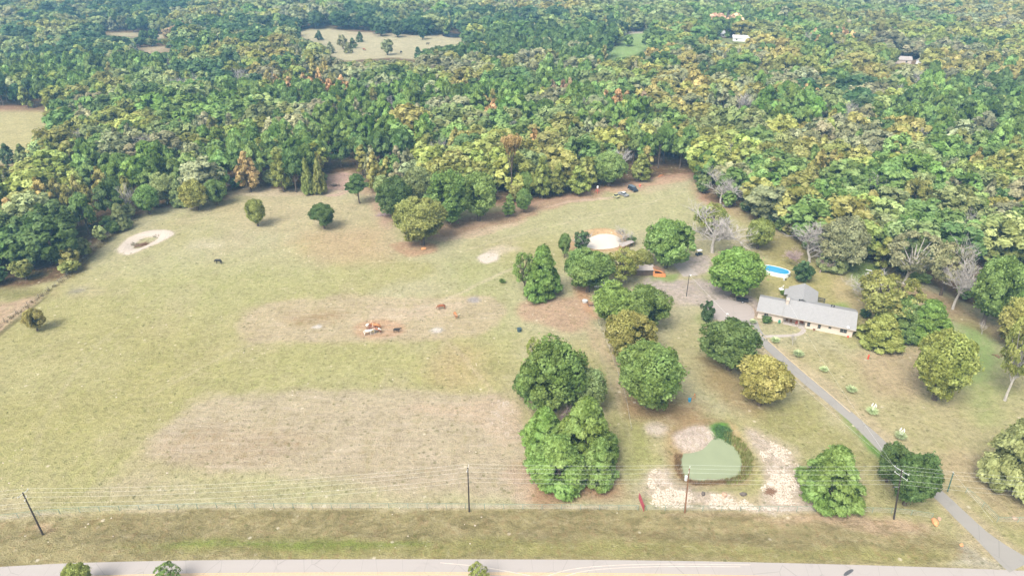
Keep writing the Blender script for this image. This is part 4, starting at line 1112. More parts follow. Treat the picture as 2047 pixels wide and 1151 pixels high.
# ------------------------------------------------------------------ the woods
# seeds: crown pixel, kind, colour, reach in pixels: what the photograph shows where
SEEDS = [
 (40, 20, 'oak', 'olive', 60), (150, 20, 'oak', 'deep green', 60), (260, 20, 'oak', 'deep green', 70), (330, 45, 'oak', 'grey green', 40), (420, 20, 'oak', 'olive', 60), (500, 15, 'oak', 'grey green', 60), (600, 30, 'oak', 'pale tan', 50), (660, 35, 'oak', 'deep green', 40),
 (60, 70, 'oak', 'deep green', 60), (150, 85, 'oak', 'deep green', 70), (100, 60, 'oak', 'olive', 40), (340, 55, 'oak', 'rusty', 14), (400, 70, 'oak', 'deep green', 50), (520, 50, 'oak', 'deep green', 50), (560, 100, 'oak', 'olive', 40),
 (20, 140, 'pine', 'green', 40), (100, 160, 'pine', 'green', 60), (160, 150, 'pine', 'green', 40), (60, 170, 'pine', 'deep green', 40), (380, 100, 'pine', 'dark green', 50), (270, 130, 'pine', 'green', 40), (440, 110, 'oak', 'olive', 50), (460, 140, 'oak', 'deep green', 50), (420, 150, 'oak', 'deep green', 40), (520, 115, 'oak', 'golden', 30), (535, 140, 'oak', 'golden', 26),
 (340, 128, 'gum', 'golden', 12), (300, 165, 'oak', 'grey green', 50), (200, 175, 'oak', 'yellow green', 34), (130, 240, 'oak', 'dark green', 46), (80, 235, 'oak', 'yellow green', 30), (210, 245, 'oak', 'yellow green', 26), (260, 240, 'oak', 'yellow green', 28), (240, 200, 'oak', 'dark green', 34), (380, 225, 'oak', 'bright green', 44), (440, 240, 'gum', 'pale tan', 40), (530, 220, 'oak', 'grey green', 44), (560, 190, 'pine', 'green', 40), (640, 170, 'gum', 'orange', 40), (600, 150, 'gum', 'golden', 34), (660, 200, 'pine', 'bright green', 36), (560, 240, 'oak', 'pale tan', 40), (280, 290, 'oak', 'grey', 36), (240, 275, 'gum', 'pale tan', 26), (330, 275, 'oak', 'grey green', 34), (120, 270, 'oak', 'olive', 34), (130, 300, 'gum', 'yellow green', 30), (180, 290, 'oak', 'dark green', 26),
 (30, 300, 'cedar', 'grey green', 24), (20, 345, 'oak', 'yellow green', 34), (90, 350, 'oak', 'yellow green', 44), (130, 390, 'gum', 'golden', 34), (160, 395, 'gum', 'orange', 16), (60, 420, 'oak', 'grey green', 36), (30, 450, 'oak', 'dark green', 34), (110, 460, 'oak', 'dark green', 34), (20, 520, 'oak', 'deep green', 34), (60, 520, 'oak', 'olive', 44), (130, 510, 'gum', 'yellow green', 24), (140, 440, 'pine', 'dark green', 22), (170, 460, 'oak', 'olive', 20), (40, 400, 'gum', 'orange', 16),
 (200, 330, 'pine', 'green', 40), (260, 340, 'pine', 'bright green', 50), (330, 320, 'pine', 'bright green', 50), (390, 330, 'pine', 'green', 50), (440, 330, 'pine', 'green', 44), (500, 270, 'pine', 'bright green', 44), (560, 300, 'pine', 'green', 40), (210, 395, 'pine', 'dark green', 34), (250, 380, 'pine', 'dark green', 34), (590, 270, 'pine', 'green', 36), (640, 265, 'pine', 'green', 30), (700, 250, 'pine', 'bright green', 50), (760, 250, 'pine', 'bright green', 50), (740, 290, 'pine', 'dark green', 40), (800, 240, 'oak', 'golden', 36), (700, 310, 'gum', 'golden', 30), (735, 325, 'gum', 'golden', 18), (770, 310, 'gum', 'pale tan', 24),
 (760, 200, 'pine', 'bright green', 44), (820, 190, 'pine', 'bright green', 40), (700, 150, 'oak', 'pale tan', 40), (750, 160, 'oak', 'dark green', 34), (850, 140, 'oak', 'olive', 46), (900, 130, 'oak', 'pale tan', 44), (960, 130, 'oak', 'pale tan', 40), (1030, 120, 'oak', 'pale tan', 36), (960, 160, 'gum', 'golden', 24), (860, 215, 'gum', 'pale tan', 20), (990, 200, 'gum', 'golden', 16), (970, 225, 'gum', 'orange', 14), (1000, 165, 'oak', 'dark green', 40), (1050, 150, 'oak', 'dark green', 34), (1040, 195, 'pine', 'bright green', 44), (1080, 200, 'oak', 'grey', 30), (1100, 180, 'gum', 'rusty', 18), (1130, 200, 'gum', 'rusty', 16), (1100, 150, 'pine', 'green', 40), (1150, 210, 'pine', 'bright green', 44), (1230, 230, 'pine', 'bright green', 44), (1170, 225, 'oak', 'grey green', 34), (1240, 200, 'gum', 'orange', 22), (1290, 200, 'gum', 'rusty', 20), (1220, 160, 'oak', 'grey green', 40), (1300, 150, 'oak', 'golden', 44), (1260, 140, 'oak', 'yellow green', 40), (940, 250, 'oak', 'grey green', 44), (1000, 260, 'oak', 'green', 40), (920, 300, 'oak', 'yellow green', 40), (990, 300, 'oak', 'yellow green', 40), (1060, 300, 'oak', 'olive', 34), (1080, 270, 'gum', 'orange', 14), (1140, 270, 'oak', 'olive', 34), (1180, 300, 'oak', 'green', 30), (1210, 260, 'gum', 'pale tan', 24), (1250, 300, 'gum', 'golden', 24), (1330, 290, 'pine', 'green', 34), (1290, 260, 'oak', 'golden', 30), (1360, 240, 'oak', 'olive', 40),
 (760, 30, 'oak', 'deep green', 60), (860, 40, 'oak', 'deep green', 60), (960, 30, 'oak', 'deep green', 60), (1060, 15, 'oak', 'golden', 40), (1140, 40, 'oak', 'deep green', 60), (1240, 30, 'oak', 'grey green', 60), (820, 10, 'oak', 'grey green', 60), (1000, 60, 'oak', 'dark green', 50), (1060, 70, 'pine', 'dark green', 50), (1120, 85, 'pine', 'dark green', 50), (1180, 90, 'pine', 'dark green', 50), (1000, 100, 'pine', 'dark green', 40), (940, 85, 'oak', 'golden', 14), (930, 60, 'oak', 'olive', 20), (1210, 100, 'pine', 'dark green', 40), (1330, 80, 'oak', 'dark green', 40), (1400, 60, 'oak', 'green', 40),
 (1470, 45, 'oak', 'pinkish', 16), (1510, 40, 'pine', 'green', 40), (1560, 60, 'oak', 'olive', 30), (1660, 70, 'gum', 'orange', 24), (1600, 60, 'oak', 'grey green', 40), (1700, 40, 'oak', 'olive', 60), (1800, 30, 'oak', 'grey green', 60), (1950, 30, 'oak', 'golden', 60), (2000, 70, 'oak', 'yellow green', 46), (1890, 75, 'oak', 'yellow green', 44), (1820, 85, 'oak', 'grey', 40), (1640, 95, 'pine', 'green', 24), (1480, 110, 'oak', 'golden', 60), (1400, 120, 'oak', 'golden', 50), (1440, 140, 'oak', 'dark green', 34), (1540, 150, 'oak', 'pale tan', 44), (1600, 140, 'oak', 'yellow green', 40), (1700, 110, 'oak', 'yellow green', 50), (1760, 140, 'oak', 'golden', 50), (1860, 140, 'oak', 'golden', 50), (1960, 130, 'oak', 'golden', 50), (1640, 180, 'gum', 'orange', 18), (1700, 170, 'oak', 'deep green', 44), (1690, 200, 'oak', 'deep green', 34), (1790, 190, 'oak', 'pale tan', 40), (1600, 200, 'pine', 'bright green', 44), (1560, 220, 'pine', 'bright green', 40), (1500, 215, 'gum', 'rusty', 18), (1430, 200, 'gum', 'pale tan', 36), (1380, 190, 'oak', 'golden', 40), (1540, 190, 'oak', 'golden', 26),
 (1900, 190, 'pine', 'bright green', 60), (1980, 220, 'pine', 'green', 70), (2030, 260, 'pine', 'green', 60), (1940, 250, 'pine', 'bright green', 60), (1880, 230, 'pine', 'green', 44), (1840, 210, 'pine', 'green', 40), (2000, 180, 'pine', 'dark green', 50), (1960, 290, 'oak', 'green', 40),
 (1440, 260, 'oak', 'olive', 44), (1500, 260, 'oak', 'grey green', 44), (1560, 260, 'oak', 'olive', 34), (1620, 270, 'oak', 'golden', 34), (1600, 300, 'oak', 'olive', 30), (1650, 300, 'gum', 'golden', 24), (1720, 270, 'oak', 'pale tan', 34), (1700, 300, 'oak', 'golden', 26), (1780, 260, 'oak', 'golden', 40), (1770, 300, 'gum', 'golden', 24), (1850, 270, 'gum', 'orange', 18), (1880, 295, 'oak', 'bright green', 30), (1830, 310, 'oak', 'grey green', 34), (1820, 340, 'oak', 'bright green', 26), (1780, 330, 'oak', 'yellow green', 24), (1900, 330, 'gum', 'orange', 14), (1980, 320, 'gum', 'golden', 24), (2020, 320, 'oak', 'yellow green', 30), (1940, 340, 'oak', 'yellow green', 30), (2020, 400, 'oak', 'golden', 34), (1900, 370, 'oak', 'grey green', 44), (1960, 390, 'oak', 'grey green', 44), (1840, 400, 'oak', 'olive', 34), (1760, 380, 'oak', 'grey green', 40), (1870, 400, 'oak', 'yellow green', 18), (1900, 440, 'oak', 'grey green', 44), (2000, 470, 'oak', 'grey green', 40), (1980, 440, 'oak', 'grey green', 30), (1700, 360, 'oak', 'grey green', 30),
 (1470, 310, 'oak', 'yellow green', 34), (1440, 340, 'oak', 'green', 26), (1500, 340, 'oak', 'green', 34), (1570, 330, 'oak', 'green', 30), (1550, 370, 'oak', 'green', 36), (1640, 350, 'gum', 'golden', 36), (1660, 340, 'bare', 'grey', 14), (1640, 400, 'oak', 'green', 44), (1600, 420, 'oak', 'green', 30), (1540, 400, 'oak', 'grey', 24), (1510, 380, 'pine', 'green', 24), (1720, 420, 'oak', 'yellow green', 30), (1700, 440, 'oak', 'olive', 30), (1760, 440, 'oak', 'grey green', 34), (1950, 500, 'oak', 'dark green', 34), (1740, 400, 'gum', 'golden', 18),
]
sx_, sy_, sw_ = [], [], []
for s in SEEDS:
    a, b_ = gp(s[0], s[1], 10); sx_.append(a); sy_.append(b_); sw_.append(s[4] / scale_at(a, b_, 10))
sx_, sy_, sw_ = map(np.array, (sx_, sy_, sw_))

pts = []
yy = 195.0
while yy < 1010:
    sp = 8.8 if yy < 420 else (10.2 if yy < 650 else 12.5)
    hw = (yy * CP + 50) * .80 + 40
    n = int(2 * hw / sp)
    xx = (np.arange(n) - n / 2) * sp + R.uniform(0, sp)
    p = np.stack([xx + R.uniform(-.38, .38, n) * sp, yy + R.uniform(-.38, .38, n) * sp], 1)
    pts.append(p); yy += sp * .9
pts = np.concatenate(pts)
wd = wooded(pts[:, 0], pts[:, 1])
def in_px(px, py, poly):
    return sdist(px, py, poly) < 0
hmax = np.full(len(pts), 99.0)
for zz_ in (18., 16., 14., 12., 10., 8., 6., 4., 2.):
    qx, qy = proj(pts[:, 0], pts[:, 1], zz_)
    for c in clear_px: hmax[in_px(qx, qy, c)] = zz_ - 1.5
wd &= hmax > 3
pts = pts[wd]; hmax = hmax[wd]
wsd = wood_sd(pts[:, 0], pts[:, 1])
# keep clear of the placed trees
ok = np.ones(len(pts), bool)
for hx, hy, hr in hero_xy:
    ok &= (pts[:, 0] - hx) ** 2 + (pts[:, 1] - hy) ** 2 > (hr * .75 + 1.5) ** 2
pts, wsd, hmax = pts[ok], wsd[ok], hmax[ok]
# isolated trees out in the far meadows
extra = [(697, 108, 'cedar', 'grey green'), (706, 96, 'cedar', 'dark green'), (720, 80, 'cedar', 'dark green'), (686, 98, 'oak', 'grey'), (775, 112, 'oak', 'grey'), (845, 76, 'oak', 'deep green'), (795, 72, 'oak', 'deep green'), (762, 70, 'oak', 'deep green'), (836, 118, 'cedar', 'deep green'), (638, 78, 'cedar', 'deep green'), (661, 108, 'cedar', 'grey'), (1256, 96, 'oak', 'green'), (340, 80, 'oak', 'rusty'), (290, 83, 'oak', 'dark green'), (310, 82, 'oak', 'dark green'), (20, 325, 'cedar', 'deep green'), (50, 326, 'cedar', 'grey green')]

trees = []
for (x, y), w_, hm_ in zip(pts, wsd, hmax):
    d2 = (sx_ - x) ** 2 + (sy_ - y) ** 2
    q = d2 / (sw_ ** 2) * R.uniform(.75, 1.3, len(d2))
    i = int(np.argmin(q)); kind, cn = SEEDS[i][2], SEEDS[i][3]
    u = R.rand()
    if u > .80:
        kind, cn = [('gum', 'green'), ('gum', 'olive'), ('pine', 'green'), ('oak', 'dark green'), ('oak', 'green'), ('gum', 'golden'), ('gum', 'pale tan'), ('oak', 'yellow green'), ('bare', 'grey'), ('oak', 'pale tan')][R.randint(10)]
    elif u > .58 and kind == 'oak':
        cn = {'grey green': 'green', 'olive': 'grey green', 'golden': 'pale tan', 'deep green': 'grey green', 'yellow green': 'olive', 'green': 'olive', 'dark green': 'green', 'pale tan': 'olive'}.get(cn, cn)
    if kind == 'oak': wid = R.uniform(8.5, 19.0); h = 7.0 + wid * .42 + R.uniform(-1.5, 4.0)
    elif kind == 'pine': wid, h = R.uniform(7.5, 11.5), R.uniform(12, 19)
    elif kind == 'gum': wid, h = R.uniform(6.0, 9.0), R.uniform(11, 16)
    elif kind == 'cedar': wid, h = R.uniform(5, 7), R.uniform(7, 10)
    else: wid, h = R.uniform(7, 10), R.uniform(12, 17)
    if y > 560: wid *= 1.2; h *= 1.05
    if h > hm_: wid = min(wid, hm_ * 1.25); h = hm_; kind = 'oak' if kind in ('pine', 'gum') else kind
    trees.append([x, y, kind, cn, wid, h])
for px, py, kind, cn in extra:
    x, y = gp(px, py); trees.append([x, y, kind, cn, R.uniform(9, 13) if kind == 'oak' else 7.5, R.uniform(9, 13) if kind == 'oak' else 9])
# undergrowth trees that hide the trunks along the wood edge
ed = resample(np.array(edge_w[1:-1]), 6.0)
for (x, y) in ed:
    px, py = proj(x, y)
    if 645 < px < 735 or (1060 < px < 1405 and R.rand() < .95) or (R.rand() < .25): continue
    trees.append([x + R.uniform(-2, 2), y + R.uniform(1.5, 6), 'oak', ['green', 'dark green', 'olive', 'grey green'][R.randint(4)], R.uniform(4.5, 7), R.uniform(4, 7.5)])

T = np.array([(a[0], a[1]) for a in trees])
zT = terrain(T[:, 0], T[:, 1])
pxT, pyT = proj(T[:, 0], T[:, 1], zT + np.array([a[5] for a in trees]) * .7)
inview = (pxT > -10) & (pxT < W + 10) & (pyT > -5)
order = np.argsort(T[:, 1])
single = np.zeros(len(trees), bool)
cap = {'oak': 250, 'pine': 230, 'gum': 150, 'cedar': 40, 'bare': 50}
cnt = {k: 0 for k in cap}
for i in order:
    k = trees[i][2]
    if inview[i] and cnt[k] < cap[k]:
        single[i] = True; cnt[k] += 1

def zone(px, py):
    if py > 400 and px < 300: return 'thicket by the dirt track'
    if px < 480 and py > 290: return 'pine row above the pasture'
    if px < 480: return 'woods above the pasture corner'
    if px > 1850 and py < 330: return 'tall pine stand'
    if px > 1840: return 'woods past the far yard'
    if px > 1600: return 'woods behind the house'
    if px > 1400: return 'woods behind the pool'
    if px > 1060: return 'woods over the red bank'
    if px > 760: return 'woods behind the oak grove'
    return 'woods behind the dirt clearing'
import re as _re
_wc = lambda s_: _re.findall(r"[A-Za-z0-9][A-Za-z0-9'-]*", s_)
sing_idx = np.nonzero(single)[0]
Sx = T[sing_idx]
labels = {}
used = {}
for j, i in enumerate(sing_idx):
    x, y, kind, cn, wid, h = trees[i]
    size = ('tall' if h > 15 else 'mid-sized' if h > 11 else 'low') if kind != 'oak' else ('broad' if wid > 12 else 'rounded' if wid > 9 else 'small')
    d2 = (Sx[:, 0] - x) ** 2 + (Sx[:, 1] - y) ** 2
    nb = np.argsort(d2)[1:6]
    me_c = '' if kind == 'bare' else cn + ' '
    for k in nb:
        q = trees[sing_idx[k]]
        dx, dy = q[0] - x, q[1] - y
        rel = 'behind' if dy < -abs(dx) * .8 else 'before' if dy > abs(dx) * .8 else 'beside'
        qc = ('' if q[2] == 'bare' else q[3] + ' ') + KWORD[q[2]]
        zn = zone(pxT[i], pyT[i])
        lab = f"{size} {me_c}{KWORD[kind]} {rel} a {qc} in the {zn}"
        if lab not in used: break
    if lab in used:
        for k in nb[1:]:
            q2 = trees[sing_idx[k]]
            lab2 = lab.replace(' in the ', f" and {q2[3].split()[-1]} {KWORD[q2[2]].split()[-1]} in the ")
            if lab2 not in used and len(_wc(lab2)) <= 16: lab = lab2; break
    used[lab] = 1
    labels[i] = lab.replace(' a olive', ' an olive').replace(' a orange', ' an orange')
for n_, i in enumerate(sing_idx):
    x, y, kind, cn, wid, h = trees[i]
    tint = np.array(TINT[cn]) * R.uniform(.82, 1.2) * (1 + (R.rand(3) - .5) * .16)
    if kind == 'bare': tint = np.array(TINT['grey'])
    put_tree(MID, kind, int(R.randint(9)), x, y, wid, h, tint, R.rand() * 6.28, labels[i], 'tree', 'trees of the woods', z=float(zT[i]))

# the rest of the wood: one mass
rest = np.nonzero(~single)[0]
fk = {k: [i for i, q in enumerate(FAR_KINDS) if q == k] for k in set(FAR_KINDS)}; fk['cedar'] = fk['gum']
N = len(rest)
co = np.zeros((N, 3), np.float32); vi = np.zeros(N, np.int32); rot = np.zeros(N, np.float32); sc_ = np.zeros((N, 3), np.float32); ti = np.zeros((N, 3), np.float32)
for k, i in enumerate(rest):
    x, y, kind, cn, wid, h = trees[i]
    co[k] = (x, y, zT[i]); vi[k] = fk[kind][R.randint(len(fk[kind]))]; rot[k] = R.rand() * 6.28
    sc_[k] = (wid / 10, wid / 10, h / 10); ti[k] = np.array(TINT[cn]) * R.uniform(.8, 1.2) * (1 + (R.rand(3) - .5) * .16)
fm = bpy.data.meshes.new('far_woodland'); fm.vertices.add(N); fm.vertices.foreach_set('co', co.ravel())
def va(name, typ, arr, key):
    a = fm.attributes.new(name, typ, 'POINT'); a.data.foreach_set(key, arr.ravel())
va('variant', 'INT', vi, 'value'); va('turn', 'FLOAT', rot, 'value'); va('size', 'FLOAT_VECTOR', sc_, 'vector'); va('tint', 'FLOAT_VECTOR', ti, 'vector')
fo = stuff(link('far_woodland', fm))
ng = bpy.data.node_groups.new('scatter_trees', 'GeometryNodeTree')
ng.interface.new_socket('Geometry', in_out='INPUT', socket_type='NodeSocketGeometry')
ng.interface.new_socket('Geometry', in_out='OUTPUT', socket_type='NodeSocketGeometry')
gi = ng.nodes.new('NodeGroupInput'); go = ng.nodes.new('NodeGroupOutput')
ci_ = ng.nodes.new('GeometryNodeCollectionInfo'); ci_.inputs['Collection'].default_value = protos
ci_.inputs['Separate Children'].default_value = True; ci_.inputs['Reset Children'].default_value = True
iop = ng.nodes.new('GeometryNodeInstanceOnPoints'); iop.inputs['Pick Instance'].default_value = True
def na(nm, ty):
    a = ng.nodes.new('GeometryNodeInputNamedAttribute'); a.data_type = ty; a.inputs['Name'].default_value = nm
    return [o for o in a.outputs if o.enabled and o.name == 'Attribute'][0]
cx = ng.nodes.new('ShaderNodeCombineXYZ'); ng.links.new(na('turn', 'FLOAT'), cx.inputs[2])
e2r = ng.nodes.new('FunctionNodeEulerToRotation'); ng.links.new(cx.outputs[0], e2r.inputs[0])
ng.links.new(gi.outputs[0], iop.inputs['Points']); ng.links.new(ci_.outputs[0], iop.inputs['Instance'])
ng.links.new(na('variant', 'INT'), iop.inputs['Instance Index']); ng.links.new(e2r.outputs[0], iop.inputs['Rotation'])
ng.links.new(na('size', 'FLOAT_VECTOR'), iop.inputs['Scale']); ng.links.new(iop.outputs[0], go.inputs[0])
md = fo.modifiers.new('scatter', 'NODES'); md.node_group = ng
print('trees total', len(trees), 'single', len(sing_idx), cnt)

# ------------------------------------------------------------------ house
BRICK = simple_mat('cream_brick', alb(250, 232, 214, .55), .9, .12, 3)
TRIM = simple_mat('cream_trim', alb(238, 222, 204), .7, .06, 2)
def shingle_mat(name, color):
    m, nt = new_mat(name); t = NT(nt)
    tc = t.n('TexCoord').outputs['Object']
    a = t.noise(tc, 1.2, 5, .65); b_ = t.noise(tc, 9, 4, .7)
    br = t.n('TexBrick'); t.l(tc, br.inputs['Vector']); br.inputs['Scale'].default_value = 2.2; br.inputs['Mortar Size'].default_value = .012
    br.inputs['Color1'].default_value = tuple(c * .92 for c in color) + (1,); br.inputs['Color2'].default_value = tuple(c * 1.08 for c in color) + (1,); br.inputs['Mortar'].default_value = tuple(c * .7 for c in color) + (1,)
    c = t.mix(t.math('MULTIPLY', t.ramp(a, .4, .7), .35), br.outputs[0], tuple(v * .72 for v in color)); c = t.mix(t.math('MULTIPLY', b_, .3), c, tuple(v * 1.3 for v in color))
    b = t.n('BsdfPrincipled'); t.l(c, b.inputs['Base Color']); b.inputs['Roughness'].default_value = .95
    o = t.n('OutputMaterial'); t.l(b.outputs[0], o.inputs[0]); return m
SHING = shingle_mat('grey_shingle', alb(186, 184, 182))
GLASS = simple_mat('dark_glass', (.03, .04, .05), .12, .3, 1, spec=.6)
DARK = simple_mat('dark_metal', (.03, .03, .033), .5, .3, 3)
DOOR = simple_mat('stained_door', (.26, .10, .05), .5, .3, 4)
WHITE = simple_mat('white_paint', (.68, .68, .66), .5, .08, 3)
RED = simple_mat('red_paint', (.50, .06, .03), .5, .25, 3)
MAROON = simple_mat('maroon_paint', (.26, .05, .06), .6, .3, 2)
GREEN = simple_mat('green_paint', (.03, .22, .14), .5, .25, 3)
WOODB = simple_mat('brown_wood', (.22, .13, .08), .85, .3, 3)
ORANGE = simple_mat('orange_boards', (.52, .22, .08), .8, .25, 2)
OLDW = simple_mat('weathered_planks', (.13, .095, .075), .9, .4, 2, streak=(5, 5, .4))
TIN = simple_mat('tin_roof', alb(206, 194, 186), .6, .2, 1, spec=.5)
POLEW = simple_mat('pole_wood', (.045, .035, .028), .9, .4, 3, streak=(3, 3, .3))
POLEB = simple_mat('pole_wood_brown', (.20, .10, .05), .9, .4, 3, streak=(3, 3, .3))
STEEL = simple_mat('galvanised_steel', (.55, .56, .56), .5, .12, 4, metal=.3)
FGREEN = simple_mat('fence_green', (.16, .22, .17), .7, .25, 3)
WIRE = simple_mat('aluminium_wire', (.62, .64, .62), .4, .1, 3, metal=.2)
TYRE = simple_mat('tyre_rubber', (.02, .02, .02), .9, .3, 5)

hx, hy = gp(1513, 636)
hz_ = math.radians(-23.8)
house = thing('ranch_house', 'long cream brick ranch house under a grey shingle roof', 'house', (hx, hy, 0), hz_)
w = MB()
w.box(0.0, .3, 0, 6.7, 9.2, 2.5); w.box(6.7, 2.0, 0, 12.4, 10.9, 2.6); w.box(12.4, 0, 0, 24.3, 10.9, 2.6); w.box(7.2, 10.9, 0, 14.3, 17.0, 2.75)
w.prism([(0.02, 2.58), (5.45, 4.72), (10.88, 2.58)], 'x', 24.1, 24.3); w.prism([(0.32, 2.48), (4.75, 4.28), (9.18, 2.48)], 'x', 0, .2)
w.prism([(7.22, 2.73), (10.75, 4.42), (14.28, 2.73)], 'y', 16.8, 17.0)
wall_o = part('wall', w, BRICK, house)
def gable(mb, u0, u1, v0, v1, ze, zr, th=.14):
    vm = (v0 + v1) / 2
    mb.prism([(v0, ze), (vm, zr), (v1, ze), (v1, ze - th), (vm, zr - th), (v0, ze - th)], 'x', u0, u1)
rf = MB(); gable(rf, 6.45, 24.85, -.65, 11.5, 2.62, 4.95)
roof = part('roof', rf, SHING, house, 'long main grey shingle roof')
rf = MB(); gable(rf, -.5, 6.42, -.35, 9.8, 2.5, 4.45)
part('roof', rf, SHING, house, 'lower shingle roof over the short wing')
rf = MB(); rf.prism([(6.7, 2.78), (10.75, 4.72), (14.8, 2.78), (14.8, 2.64), (10.75, 4.58), (6.7, 2.64)], 'y', 7.5, 17.6)
part('roof', rf, SHING, house, 'grey roof of the rear wing')
rf = MB(); rf.prism([(5.7, 2.45), (6.69, 2.72), (6.69, 2.62), (5.7, 2.35)], 'y', 12.6, 16.4)
part('porch_roof', rf, SHING, house)
fa = MB(); fa.box(6.47, -.69, 2.46, 24.83, -.655, 2.64); fa.box(-.48, -.39, 2.34, 6.4, -.355, 2.52); fa.box(24.86, -.6, 2.48, 24.9, -.5, 2.6)
part('fascia', fa, TRIM, house)
ch = MB(); ch.box(6.6, 3.5, 2.7, 7.3, 4.9, 5.5); ch.box(6.52, 3.42, 5.5, 7.38, 4.98, 5.62)
part('chimney', ch, TRIM, house)
for (u, v_) in ((9.9, 5.9), (18.2, 6.3), (18.8, 6.3)):
    vm = MB(); vm.cyl((u, v_, 4.5), (u, v_, 5.25), .14, .14, 8); vm.cyl((u, v_, 5.25), (u, v_, 5.35), .24, .1, 8)
    part('roof_vent', vm, DARK, house)
def window(u, v_, w_, z0, h, n=1):
    f = MB(); f.box(u - w_ / 2 - .07, v_ - .06, z0 - .07, u + w_ / 2 + .07, v_ - .003, z0 + h + .07)
    fo_ = part('window', f, TRIM, house)
    for k in range(n):
        a = u - w_ / 2 + k * w_ / n
        for zz in (0, 1):
            g = MB(); g.box(a + .03, v_ - .08, z0 + zz * h / 2 + .03, a + w_ / n - .03, v_ - .062, z0 + (zz + 1) * h / 2 - .02)
            part('pane', g, GLASS, fo_)
window(9.3, 2.0, 1.7, 1.0, 1.1, 2); window(13.3, 0, .8, .75, 1.25); window(16.0, 0, .8, .75, 1.25); window(18.6, 0, .7, 1.35, .6); window(22.0, 0, 1.7, .95, 1.1, 2); window(2.2, .3, 1.0, .95, 1.1, 2)
d = MB(); d.box(11.15, 1.93, .1, 12.05, 1.997, 2.15); dr_ = part('door', d, DOOR, house)
d = MB(); d.box(11.3, 1.915, 1.5, 11.9, 1.928, 2.0); part('pane', d, GLASS, dr_)
d = MB(); d.cyl((11.95, 1.93, 1.05), (11.95, 1.86, 1.05), .035, .035, 6); part('handle', d, STEEL, dr_)
pz = MB(); pz.box(6.9, -.3, 0, 12.6, 2.0, .12); part('porch_floor', pz, CONC, house)
for u in (6.95, 10.7, 12.45):
    q = MB(); q.box(u - .06, -.26, .12, u + .06, -.14, 2.47); part('porch_post', q, TRIM, house)
ds = MB(); ds.cyl((22.9, -.5, 2.7), (22.9, -.5, 3.1), .03, .03, 6); ds.cyl((22.9, -.52, 3.1), (22.8, -.66, 3.22), .3, .34, 10); part('satellite_dish', ds, WHITE, house)
stp = MB(); stp.box(11.0, -.9, 0, 12.3, -.3, .1); part('step', stp, CONC, house)
cu, su = math.cos(hz_), math.sin(hz_)
def HP(u, v_, z=0): return (hx + u * cu - v_ * su, hy + u * su + v_ * cu, z)
def chair(u, v_, mat, lab, rz, z=.12):
    c = thing('porch_chair', lab, 'chair', HP(u, v_, z), hz_ + rz)
    m = MB(); m.box(-.28, -.25, .38, .28, .25, .44); part('seat', m, mat, c)
    m = MB(); m.box(-.28, .22, .45, .28, .28, 1.05); part('backrest', m, mat, c)
    for a in (-.24, .2):
        for b_ in (-.22, .18):
            m = MB(); m.box(a, b_, 0, a + .05, b_ + .05, .38); part('leg', m, mat, c)
    for a in (-.33, .28):
        m = MB(); m.box(a, -.25, .6, a + .05, .25, .65); part('arm', m, mat, c)
chair(7.8, 1.1, WOODB, 'brown wooden porch chair under the short end of the porch', .2)
chair(8.8, .9, WOODB, 'brown wooden porch chair below the porch window', -.2)
chair(10.3, .8, simple_mat('cushion_red', (.4, .12, .08), .9, .2, 3), 'reddish porch chair nearest to the front door', .1)
chair(5.9, -.4, GREEN, 'bright green lawn chair beside the low wing wall', .0, 0)
def tub(name, lab, cat, x, y, r, h, mat, z=0, n=12):
    o_ = thing(name, lab, cat, (x, y, z))
    m = MB(); m.cyl((0, 0, 0), (0, 0, h), r * .85, r, n); part('body', m, mat, o_)
    m = MB()
    for i in range(n):
        a0, a1 = 2 * PI * i / n, 2 * PI * (i + 1) / n
        m.cyl((r * math.cos(a0), r * math.sin(a0), h + .012), (r * math.cos(a1), r * math.sin(a1), h + .012), .035, .035, 5)
    part('rim', m, mat, o_); return o_
x, y, z = HP(14.9, -.45); tub('plant_pot', 'dark planter with foliage against the brick wall between two windows', 'planter', x, y, .32, .5, WOODB)
x, y, z = HP(23.4, -.4); tub('plant_pot', 'reddish small planter at the far end of the brick wall', 'planter', x, y, .24, .4, RED)
# dark patio cover behind the house
x, y = gp(1638, 612)
pt = thing('patio_cover', 'dark slatted patio cover beside the rear wing', 'patio cover', (x, y, 0), hz_)
for a in (-1, .9):
    for b_ in (-.9, .9):
        m = MB(); m.box(a, b_, 0, a + .1, b_ + .1, 2.1); part('post', m, DARK, pt)
m = MB(); m.box(-1.1, -1.0, 2.1, 1.1, -.9, 2.22); m.box(-1.1, 1.0, 2.1, 1.1, 1.1, 2.22); part('beam', m, DARK, pt)
for k in range(9):
    m = MB(); m.box(-1.1 + k * .26, -1.1, 2.225, -.96 + k * .26, 1.2, 2.27); part('slat', m, DARK, pt)
# round table and lime shrub by the rear wing
x, y = gp(1561, 582)
tb = thing('patio_table', 'round white patio table beside the lime green shrub', 'table', (x, y, 0))
m = MB(); m.cyl((0, 0, .72), (0, 0, .76), .75, .75, 18); part('tabletop', m, WHITE, tb)
m = MB(); m.cyl((0, 0, 0), (0, 0, .72), .06, .06, 8); m.cyl((0, 0, 0), (0, 0, .04), .35, .3, 12); part('pedestal', m, WHITE, tb)
x, y = gp(1565, 589); put_tree(HERO, 'shrub', 0, x, y, 2.1, 1.6, (.17, .27, .03), 1, 'lime green shrub between the patio table and the rear wing', 'shrub')
x, y = gp(1563, 576)
wp = thing('white_pole', 'slanting white pole lying in the grass beyond the patio table', 'pole', (x, y, 0), .5)
m = MB(); m.cyl((-1, 0, .1), (1, .2, .7), .05, .05, 6); part('pipe', m, WHITE, wp)
m = MB(); m.box(.7, .05, 0, .8, .25, .62); part('stand', m, WHITE, wp)

